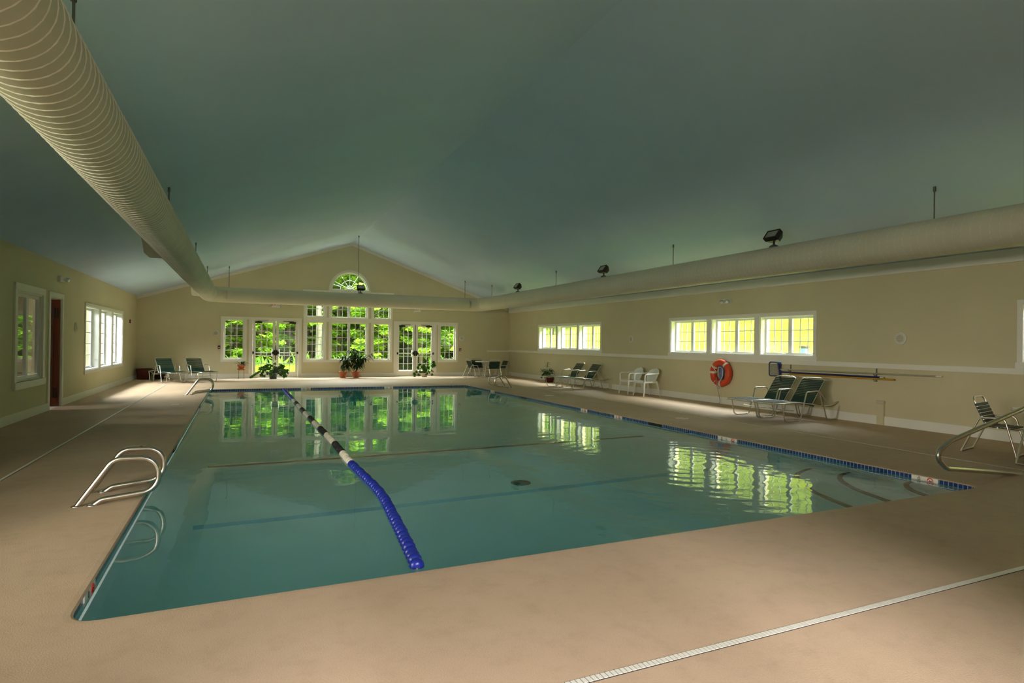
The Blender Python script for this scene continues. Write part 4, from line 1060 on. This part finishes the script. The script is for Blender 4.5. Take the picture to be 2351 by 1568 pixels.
# ------------------------------------------------------------------ pots and plants
def pot(parent, r0, r1, h, m, rim=.02, soil=True, name='pot'):
    MB().lathe([(.0001,0),(r0,0),(r0+(r1-r0)*.75,h*.78),(r1-.008,h*.80),(r1,h*.82),(r1,h),(r1-.015,h),(r1-.02,h*.86),(.0001,h*.86)], 26, caps=False).build(name, M[m], parent)
    if soil: MB().lathe([(r1-.022,h*.87),(r1*.5,h*.90),(.0001,h*.91)], 18, caps=False).build('soil', M['soil'], parent)
def blade(mb, p, d, L_, W_, droop=.6, n=5, fold=.25):
    """lanceolate leaf from p along d, bending down"""
    d = Vector(d).normalized(); p = Vector(p); side = d.cross(Vector((0,0,1)))
    side = side.normalized() if side.length > 1e-3 else Vector((1,0,0))
    rows = []; cur = p.copy(); dd = d.copy()
    for i in range(n+1):
        t_ = i/n; w_ = W_*math.sin(PI*(.06+.94*t_)**.8)*.5+.001; nrm = side.cross(dd)
        rows.append((cur-side*w_+nrm*(w_*fold), cur.copy(), cur+side*w_+nrm*(w_*fold)))
        cur = cur+dd*(L_/n); dd = (dd+Vector((0,0,-droop/n))).normalized()
    vs = [q for r_ in rows for q in r_]
    mb.add(vs, [(3*i+j, 3*i+j+1, 3*i+j+4, 3*i+j+3) for i in range(n) for j in (0, 1)], True)
def lobed(mb, c, nrm, up_, R_, lobes=7, deep=.5):
    """hand-shaped leaf"""
    nrm = Vector(nrm).normalized(); up_ = Vector(up_); up_ = (up_-nrm*up_.dot(nrm)).normalized(); sd = nrm.cross(up_)
    c = Vector(c); n_ = lobes*4; pts = []
    for i in range(n_+1):
        a = -2.5+5.0*i/n_; ph = (i % 4)/4; k = [1., .82, deep, .82][i % 4] if False else (1-deep*abs(math.sin(PI*i/4))) 
        rr = R_*k*(1.-.22*abs(a)/2.5); q = c+up_*rr*math.cos(a)+sd*rr*math.sin(a)-nrm*(.25*rr*rr/R_); pts.append(q)
    mb.add([c-up_*R_*.12]+pts, [(0, i, i+1) for i in range(1, n_+1)], True)

rp = random.Random(21)
# plant on a stand left of the left door
e = empty('plant_stand', (-.06,25.62,0), 0, 'thin metal plant stand under the left narrow window', 'stand')
r_ = .125
for k in range(4):
    a = PI/4+k*PI/2; MB().tube([(r_*math.cos(a)*1.12,r_*math.sin(a)*1.12,.0),(r_*math.cos(a),r_*math.sin(a),.34)], .007, 6).build('leg', M['bronze'], e)
MB().tube([(r_*math.cos(2*PI*i/20),r_*math.sin(2*PI*i/20),.338) for i in range(20)], .008, 6, closed=True).build('top_ring', M['bronze'], e)
sl = MB(); sl.tube([(-r_,0,.34),(r_,0,.34)], .006, 6); sl.tube([(0,-r_,.34),(0,r_,.34)], .006, 6); sl.build('cross_bar', M['bronze'], e)
e = empty('potted_plant', (-.06,25.62,.346), 0, 'small plant in an orange clay pot and saucer on the metal stand', 'plant', 'potted plants')
MB().lathe([(.0001,0),(.135,0),(.155,.05),(.145,.052),(.125,.02),(.0001,.015)], 24, caps=False).build('saucer', M['terra'], e)
pp = empty('pot_body', (0,0,.02)); pp.parent = e
pot(pp, .10, .145, .19, 'terra')
f = MB()
for i in range(22):
    a = rp.uniform(0, 2*PI); el = rp.uniform(.15, 1.2); blade(f, (rp.uniform(-.05,.05),rp.uniform(-.05,.05),.19), (math.cos(a)*math.cos(el),math.sin(a)*math.cos(el),math.sin(el)), rp.uniform(.20,.36), rp.uniform(.05,.075), 1.2)
f.build('foliage', M['leaf'], e)
# sprawling plant in front of the left door
e = empty('potted_plant', (1.08,25.2,0), 0, 'sprawling dark green plant on the floor before the left-hand glazed door', 'plant', 'potted plants')
pot(e, .13, .19, .22, 'greypot')
f = MB(); st = MB()
def arm(dx, dy, dz, R_, k=0):
    base = Vector((0,0,.2)); tip = Vector((dx,dy,dz)); mid = base.lerp(tip, .5)+Vector((0,0,.10)); st.tube([base, mid, tip], .006, 5)
    lobed(f, tip, (rp.uniform(-.3,.3), -1, rp.uniform(.1,.9)), (dx*1.2+rp.uniform(-.3,.3), 0, .25+dz*.4+rp.uniform(-.4,.4)), R_, 5, .38)
for i in range(46):
    a = rp.uniform(-.15, PI+.15); q = rp.uniform(.1, .42); arm(q*math.cos(a)*1.05+.05, rp.uniform(-.28,.22), .18+.42*math.sin(a)*q/.42+rp.uniform(-.06,.06), rp.uniform(.08,.14))
for (x, z) in ((.48,.30),(.53,.22),(.45,.12),(.38,.10),(.50,.34),(-.40,.42),(-.34,.45),(-.45,.40),(-.38,.22),(-.42,.14),(-.30,.12),(.25,.55),(.30,.48),(.05,.58),(.36,.5)): arm(x, rp.uniform(-.2,.1), z, rp.uniform(.08,.13))
for i in range(7): lobed(f, (-.50-.05*i, -.05+rp.uniform(-.05,.05), .30-.035*i if i < 8 else .04), (0,-1,.4), (.1,0,-1), .075, 5, .3)
for i in range(6): blade(f, (-.55-.05*i,-.1,.04), (-1,rp.uniform(-.5,.5),.12), .13, .05, .4)
st.build('stem', M['stem'], e); f.build('foliage', M['leaf_bright'], e)
# two tall plants in clay pots
def tall(loc, h, lean, label, n, seed, m='leaf'):
    q = random.Random(seed); e = empty('potted_plant', loc, 0, label, 'plant', 'potted plants')
    pot(e, .115, .165, .26, 'terra'); st = MB(); f = MB()
    for k in range(n):
        dx, dz, dy = q.uniform(*lean), q.uniform(h*.62, h), q.uniform(-.28,.02)
        path = [Vector((q.uniform(-.05,.05),q.uniform(-.05,.05),.22)), Vector((dx*.25,dy*.4,dz*.55)), Vector((dx*.7,dy*.8,dz*.85)), Vector((dx,dy,dz))]
        st.tube(path, .008, 5)
        for j in range(11):
            t_ = .30+.70*j/10; i0 = min(int(t_*3), 2); p = path[i0].lerp(path[i0+1], t_*3-i0); a = q.uniform(0, 2*PI)
            blade(f, p, (math.cos(a),math.sin(a)*.8-.25,q.uniform(-.2,.5)), q.uniform(.26,.40), q.uniform(.065,.10), q.uniform(1.4,2.8))
    st.build('stem', M['stem'], e); f.build('foliage', M[m], e); return e
tall((3.77,25.35,0), .93, (-.02,.42), 'leafy plant in a clay pot below the middle window, the left of two', 7, 5)
tall((4.29,25.35,0), 1.22, (-.25,.55), 'tall leaning leafy plant in a clay pot, the right of two', 11, 11)
# hand-leaved plant in front of the right door
e = empty('potted_plant', (7.22,25.3,0), 0, 'plant with hand-shaped leaves in a cream pot before the right-hand glazed door', 'plant', 'potted plants')
pot(e, .11, .17, .17, 'whitepot'); st = MB(); f = MB()
spots = [(.42,.50,.18),(.36,.62,.14),(.33,.44,.12),(.02,.68,.12),(.12,.78,.06),(-.17,.52,.13),(-.30,.40,.12),(-.10,.42,.12),(-.44,.14,.15),(-.36,.22,.12),(-.26,.10,.12),(.28,.28,.08),(.30,.10,.10),(.40,.22,.06),(-.46,.05,.09),(.24,.18,.07)]
for x, z, R_ in spots:
    y = rp.uniform(-.18,.1); st.tube([(0,0,.15),(x*.45,y*.5,.15+(z-.1)*.75),(x,y,z)], .006, 5); lobed(f, (x,y,z), (rp.uniform(-.2,.2),-1,rp.uniform(0,.5)), (x,0,z-.25), R_, 8, .55)
for i in range(34):
    a = rp.uniform(0,2*PI); q = rp.uniform(0,.2); lobed(f, (q*math.cos(a),rp.uniform(-.18,.05),.30+q*math.sin(a)), (rp.uniform(-.4,.4),-1,rp.uniform(-.1,.8)), (math.cos(a),0,math.sin(a)), rp.uniform(.08,.13), 7, .45)
st.build('stem', M['stem'], e); f.build('foliage', M['leaf_bright'], e)
# plant by the right wall
e = empty('potted_plant', (10.93,20.66,0), 0, 'bushy plant with one tall shoot in a dark red pot at the right wall', 'plant', 'potted plants')
pot(e, .15, .21, .23, 'redpot'); st = MB(); f = MB(); q = random.Random(3)
st.tube([(-.03,0,.2),(-.10,.02,.5),(-.06,.03,.78)], .010, 6)
for j in range(12):
    a = j*2.4; z = .58+.017*j; blade(f, (-.08+.002*j,.02,z), (math.cos(a),math.sin(a),.35), .13, .045, .7)
for k in range(13):
    a = q.uniform(0, 2*PI); R_ = q.uniform(.10,.34); tip = Vector((R_*math.cos(a)*1.0, R_*math.sin(a), q.uniform(.28,.50))); st.tube([(0,0,.18), tip*.5+Vector((0,0,.18)), tip], .006, 5)
    for j in range(9):
        b_ = j*2.4+k; blade(f, tip+Vector((q.uniform(-.05,.05),q.uniform(-.05,.05),q.uniform(-.04,.06))), (math.cos(b_),math.sin(b_),.2), q.uniform(.13,.2), .052, 1.4)
for j in range(12): blade(f, (-.05,.30+.02*j,.36-.018*j), (0,1,q.uniform(-.6,.3)), .17, .05, 1.2)
st.build('stem', M['stem'], e); f.build('foliage', M['leaf'], e)
# empty tubs in the corner
e = empty('planter_tub', (-3.36,25.85,0), 0, 'wide dark red tub in the far left corner', 'tub', 'empty planters in the corner'); pot(e, .22, .27, .40, 'redpot')
e = empty('planter_tub', (-2.86,25.80,0), 0, 'smaller dark brown tub beside the red one, behind a lounger', 'tub', 'empty planters in the corner'); pot(e, .15, .23, .36, 'darkpot')

# ================================================================== outdoors
def tag_s(o): return tag(o, kind='structure')
# ground: woodland floor rising behind the far wall
def terrain(name, x0, x1, y0, y1, fz, nx, ny, m):
    b = MB(); vs = [(x0+(x1-x0)*i/nx, y0+(y1-y0)*j/ny, fz(x0+(x1-x0)*i/nx, y0+(y1-y0)*j/ny)) for j in range(ny+1) for i in range(nx+1)]
    b.add(vs, [(j*(nx+1)+i, j*(nx+1)+i+1, (j+1)*(nx+1)+i+1, (j+1)*(nx+1)+i) for j in range(ny) for i in range(nx)], True)
    return tag_s(b.build(name, M[m]))
hill = lambda x, y: -.05+.25*max(0, (y-33)/6)+max(0, y-38)*.32+.12*math.sin(x*.7+y*.4)*min(1, max(0, (y-29)/4))
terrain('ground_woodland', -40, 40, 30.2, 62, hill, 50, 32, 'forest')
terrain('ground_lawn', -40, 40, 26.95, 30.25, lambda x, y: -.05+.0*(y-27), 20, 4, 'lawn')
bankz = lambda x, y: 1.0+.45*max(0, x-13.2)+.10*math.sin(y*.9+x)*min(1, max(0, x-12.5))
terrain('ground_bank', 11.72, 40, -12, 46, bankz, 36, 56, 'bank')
terrain('ground_sunny_patch', 5.9, 9.2, 26.4, 31.6, lambda x, y: .0+.25*max(0, (y-33)/6), 8, 12, 'path')  # pale patch standing for sunlit ground
terrain('ground_left', -40, -4.0, -12, 27.2, lambda x, y: -.1+.12*max(0, -9-x), 12, 12, 'lawn')

def leaves(mb, c, rad, n, size, q, flat=.35, squash=1.):
    """leafy spray: flat layered diamonds round c"""
    for _ in range(n):
        while True:
            p = Vector((q.uniform(-1,1), q.uniform(-1,1), q.uniform(-1,1)))
            if p.length < 1: break
        p = Vector(c)+Vector((p.x*rad, p.y*rad, p.z*rad*flat)); s = size*q.uniform(.65,1.35); a = q.uniform(0, 2*PI)
        d = Vector((math.cos(a), math.sin(a), q.uniform(-.75,.15))).normalized(); sd = d.cross(Vector((q.uniform(-.5,.5), q.uniform(-.5,.5), 1))).normalized()
        nr = sd.cross(d)
        mb.add([p-d*s*.5, p-d*s*.12-sd*s*.36+nr*s*.08, p+d*s*.15-sd*s*.27+nr*s*.05, p+d*s*.62, p+d*s*.15+sd*s*.27+nr*s*.05, p-d*s*.12+sd*s*.36+nr*s*.08], [(0,1,2,3),(0,3,4,5)])
def tree(x, y, h, r, label, m, seed, trunk='bark2', tr=.10, low=.10, n=64, k=62, size=.19, zbase=None):
    q = random.Random(seed); z0 = (bankz(x, y) if x > 11.72 else hill(x, y)) if zbase is None else zbase
    e = empty('tree', (x,y,z0), 0, label, 'tree', 'trees outside the windows')
    MB().tube([(0,0,-.3),(.03*h*.1,0,h*.3),(-.04,.03,h*.6),(.05,0,h*.92)], tr, 10, radii=[tr*1.25,tr,tr*.85,tr*.35]).build('trunk', M[trunk], e)
    cr = MB(); br = MB()
    for i in range(n):
        z = h*(low+(1-low)*q.random()**.8); a = q.uniform(0, 2*PI); R_ = r*math.sqrt(max(.08, 1-((z/h-.45)/.62)**2))*q.uniform(.35,1.)
        c = (R_*math.cos(a), R_*math.sin(a), z); leaves(cr, c, r*.34, k, size, q, .38)
        if i % 2 == 0: br.tube([(0,0,max(.2, z-.5)), (c[0]*.5,c[1]*.5,z-.15), c], .02, 5)
    br.build('branch', M[trunk], e); cr.build('crown', M[m], e); return e
tree(3.55,32.3,8.,1.0,'pale-barked tree straight behind the left part of the middle window','tree1',1,'bark',.15,.30,34,50)
seed = 2
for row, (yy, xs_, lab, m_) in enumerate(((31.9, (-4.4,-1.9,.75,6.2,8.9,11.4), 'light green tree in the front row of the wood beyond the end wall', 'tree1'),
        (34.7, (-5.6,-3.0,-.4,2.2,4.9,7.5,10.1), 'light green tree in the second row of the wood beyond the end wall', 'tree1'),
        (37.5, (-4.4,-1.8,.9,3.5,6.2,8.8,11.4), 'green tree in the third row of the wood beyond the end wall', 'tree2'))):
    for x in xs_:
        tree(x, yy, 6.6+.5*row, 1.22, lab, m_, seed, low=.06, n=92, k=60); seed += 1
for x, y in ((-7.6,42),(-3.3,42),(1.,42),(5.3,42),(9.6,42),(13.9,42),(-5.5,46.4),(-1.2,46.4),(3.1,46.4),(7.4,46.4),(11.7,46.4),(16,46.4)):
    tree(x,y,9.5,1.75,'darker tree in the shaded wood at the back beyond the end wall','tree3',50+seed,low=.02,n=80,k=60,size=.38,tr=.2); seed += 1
# ferns and undergrowth
def fern(x, y, label, m, seed, s=1.):
    q = random.Random(seed); e = empty('fern_clump', (x,y,hill(x,y) if y > 30.2 else -.05), 0, label, 'shrub', 'undergrowth outside the doors'); f = MB()
    for i in range(46):
        a = q.uniform(0, 2*PI); el = q.uniform(.5,1.35); blade(f, (q.uniform(-.5,.5)*s,q.uniform(-.3,.3)*s,0), (math.cos(a)*math.cos(el),math.sin(a)*math.cos(el),math.sin(el)), q.uniform(.6,1.15)*s, q.uniform(.07,.14)*s, 1.2, 5)
    f.build('fronds', M[m], e)
for j, (x, y, s) in enumerate(((-1.4,30.6,1),(-.2,30.4,1),(.55,30.2,.9),(1.25,30.5,1.05),(1.95,30.3,.9),(2.7,30.7,1.1),(3.5,30.9,1.),(4.3,30.6,1.05),(5.1,30.9,1.1),(5.7,30.9,1.0),(10.2,30.6,1.),(11.2,30.8,1.1),(9.4,31.0,.9))):
    fern(x, y, 'bright green fern clump at the foot of the trees beyond the end wall', 'fern', 100+j, s)
# tall grass outside the left door: one uncountable mass
q = random.Random(77); g = MB()
for i in range(6500):
    x = q.uniform(-1.5, 5.6); y = q.uniform(28.0, 30.4); a = q.uniform(0, 2*PI); h = q.uniform(.2,.55)*(1 if x < 3 else .7); w_ = .009
    d = Vector((math.cos(a), math.sin(a), 0)); t_ = Vector((q.uniform(-.2,.2), q.uniform(-.2,.2), 0)); p = Vector((x,y,-.05))
    g.add([p-d*w_, p+d*w_, p+t_*.4+d*w_*.7+Vector((0,0,h*.6)), p+t_*.4-d*w_*.7+Vector((0,0,h*.6)), p+t_*1.3+Vector((0,0,h))], [(0,1,2,3),(3,2,4)])
tag(g.build('tall_grass', M['grassb']), 'tall bright grass growing outside the end wall', 'grass', kind='stuff')
g = MB()
for i in range(16000):
    x = 11.9+11*q.random()**1.3; y = q.uniform(4, 26); a = q.uniform(0, 2*PI); h = q.uniform(.05,.11); w_ = .010
    d = Vector((math.cos(a), math.sin(a), 0)); p = Vector((x,y,bankz(x,y)-.02)); t_ = Vector((q.uniform(-.12,.12), q.uniform(-.12,.12), h))
    g.add([p-d*w_, p+d*w_, p+t_], [(0,1,2)])
tag(g.build('bank_grass', M['grassb']), 'yellow-green grass on the sunny bank outside the right wall', 'grass', kind='stuff')
# shrubs on the bank beyond the far right-hand window
for j, (x, y, h, r) in enumerate(((15.5,29.0,3.2,1.3),(19.5,30.5,4,1.4),(23.,18,4,1.5),(23.5,12,4,1.5),(23.5,24.5,4.5,1.5))):
    tree(x, y, h, r, 'yellow-green shrub on the bank outside the right-hand windows', 'tree1', 200+j, low=.05, n=26, k=40, zbase=bankz(x, y))
# left side hedge
for j, (x, y) in enumerate(((-11,22),(-12,27.5),(-13.5,33),(-10.5,38.5),(-8.2,32.2))):
    tree(x, y, 6, 1.7, 'pale green tree outside the left wall windows', 'tree1', 300+j, low=.05, n=34, k=45, zbase=.2)
# blue barrel on the bank
e = empty('barrel', (12.95,10.72,1.0), 0, 'blue barrel with a dark lid outside the long right-hand window', 'barrel')
MB().lathe([(.0001,0),(.10,0),(.106,.10),(.104,.20),(.108,.30),(.106,.42),(.10,.47),(.0001,.47)], 24, caps=False).build('drum', M['barrel'], e)
MB().lathe([(.0001,.47),(.115,.465),(.12,.50),(.11,.535),(.0001,.54)], 24, caps=False).build('lid', M['darkpot'], e)

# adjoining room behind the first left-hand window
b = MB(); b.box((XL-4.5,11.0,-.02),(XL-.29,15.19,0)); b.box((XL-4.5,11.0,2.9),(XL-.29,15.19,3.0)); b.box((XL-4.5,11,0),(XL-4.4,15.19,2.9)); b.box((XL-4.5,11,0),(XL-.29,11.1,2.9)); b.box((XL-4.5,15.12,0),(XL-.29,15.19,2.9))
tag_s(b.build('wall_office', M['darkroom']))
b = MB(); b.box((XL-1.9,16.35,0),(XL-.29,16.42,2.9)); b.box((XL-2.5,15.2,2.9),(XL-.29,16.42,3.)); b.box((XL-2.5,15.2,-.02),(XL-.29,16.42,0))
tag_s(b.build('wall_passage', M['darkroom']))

# ================================================================== light
w = bpy.data.worlds.new('sky'); SC.world = w; w.use_nodes = True; nt = w.node_tree; bg = nt.nodes['Background']
tc = N(nt, 'ShaderNodeTexCoord'); sp_ = N(nt, 'ShaderNodeSeparateXYZ'); nt.links.new(tc.outputs['Generated'], sp_.inputs[0])
r = ramp(nt, sp_.outputs[2], [(.0, (.90,.93,.86)), (.25, (.86,.93,.96)), (1., (.70,.83,1.))]); nt.links.new(r.outputs[0], bg.inputs[0]); bg.inputs[1].default_value = .9
s = bpy.data.lights.new('sun', 'SUN'); s.energy = 4.0; s.angle = math.radians(12); s.color = (1,.95,.84); o = bpy.data.objects.new('sun', s); COL.objects.link(o)
o.rotation_euler = Vector((.08,.5,-1.)).to_track_quat('-Z', 'Y').to_euler()
def fill_area(name, loc, target, sx, sy, power, col=(1,.98,.92)):
    l = bpy.data.lights.new(name, 'AREA'); l.shape = 'RECTANGLE'; l.size = sx; l.size_y = sy; l.energy = power; l.color = col
    o = bpy.data.objects.new(name, l); COL.objects.link(o); o.location = loc; o.rotation_euler = (Vector(target)-Vector(loc)).to_track_quat('-Z', 'Y').to_euler(); return o
fill_area('daylight_fill_far', (4.0,29.3,6.6), (4.0,26,1.0), 13, 2.0, 6000, (.93,.98,1.))  # added area lamp, boosts the daylight through the far windows
fill_area('daylight_fill_right', (13.2,15.5,4.2), (11.2,15.5,3.2), 14, 1.2, 3000, (.95,.98,1.))  # added lamp outside the right windows, strengthens their daylight
fill_area('daylight_fill_left', (-6.2,20.8,3.7), (-4.2,20.8,2.9), 6.0, 1.4, 1500, (.95,.98,1.))  # added lamp strengthening the daylight at the left windows
fill_area('fill_back', (1.1,-6.6,4.2), (1.35,-1.0,.6), 2.0, 2.2, 2300, (1,.91,.96))  # added lamp behind the camera, brightens the near floor
fill_area('fill_near_left', (-9.0,.9,2.1), (11.0,8.5,1.75), 4.5, 1.6, 1250, (1,.87,.78))  # added lamp throwing fill light across to the right wall
fill_area('fill_left_end', (-6.4,-2.5,2.3), (5.5,26,2.3), 2.0, 1.5, 2000, (1,.93,.80))  # added lamp, brightens the far wall from the near left
fill_area('fill_right_end', (14.0,-2.5,2.5), (1.0,26,2.3), 2.0, 1.3, 6000, (1,.93,.80))  # added lamp, brightens the far wall from the near right
fill_area('fill_door', (-6.9,14.9,2.4), (-3.7,15.7,.4), 1.2, 1.2, 160, (1,.95,.88))  # added lamp for the light spilling through the wooden door

# ================================================================== camera
cam = bpy.data.cameras.new('camera'); co = bpy.data.objects.new('camera', cam); COL.objects.link(co); SC.camera = co
Rw = [[0.9116510110479915,-0.41079469122313417,0.011838738026683709],[0.012121519864946062,-0.001916409071861953,-0.9999246952308123],[0.41078644428868183,0.9117258628771913,0.0032323597421311124]]
X_, D_, F_ = [Vector(v) for v in Rw]
co.matrix_world = Matrix(((X_.x,-D_.x,-F_.x,0),(X_.y,-D_.y,-F_.y,0),(X_.z,-D_.z,-F_.z,1.5),(0,0,0,1)))
cam.sensor_width = 36; cam.sensor_fit = 'HORIZONTAL'; cam.lens = 36*1368.33/2351; cam.clip_start = .05; cam.clip_end = 200

SC.view_settings.view_transform = 'Standard'; SC.view_settings.look = 'None'; SC.view_settings.gamma = 1; SC.view_settings.use_curve_mapping = False
SC.view_settings.exposure = 0.25
cy = SC.cycles; cy.use_denoising = True; cy.max_bounces = 10; cy.diffuse_bounces = 5; cy.glossy_bounces = 5; cy.transmission_bounces = 8; cy.transparent_max_bounces = 12
cy.sample_clamp_indirect = 4.; cy.caustics_refractive = True; cy.caustics_reflective = False; cy.blur_glossy = .5
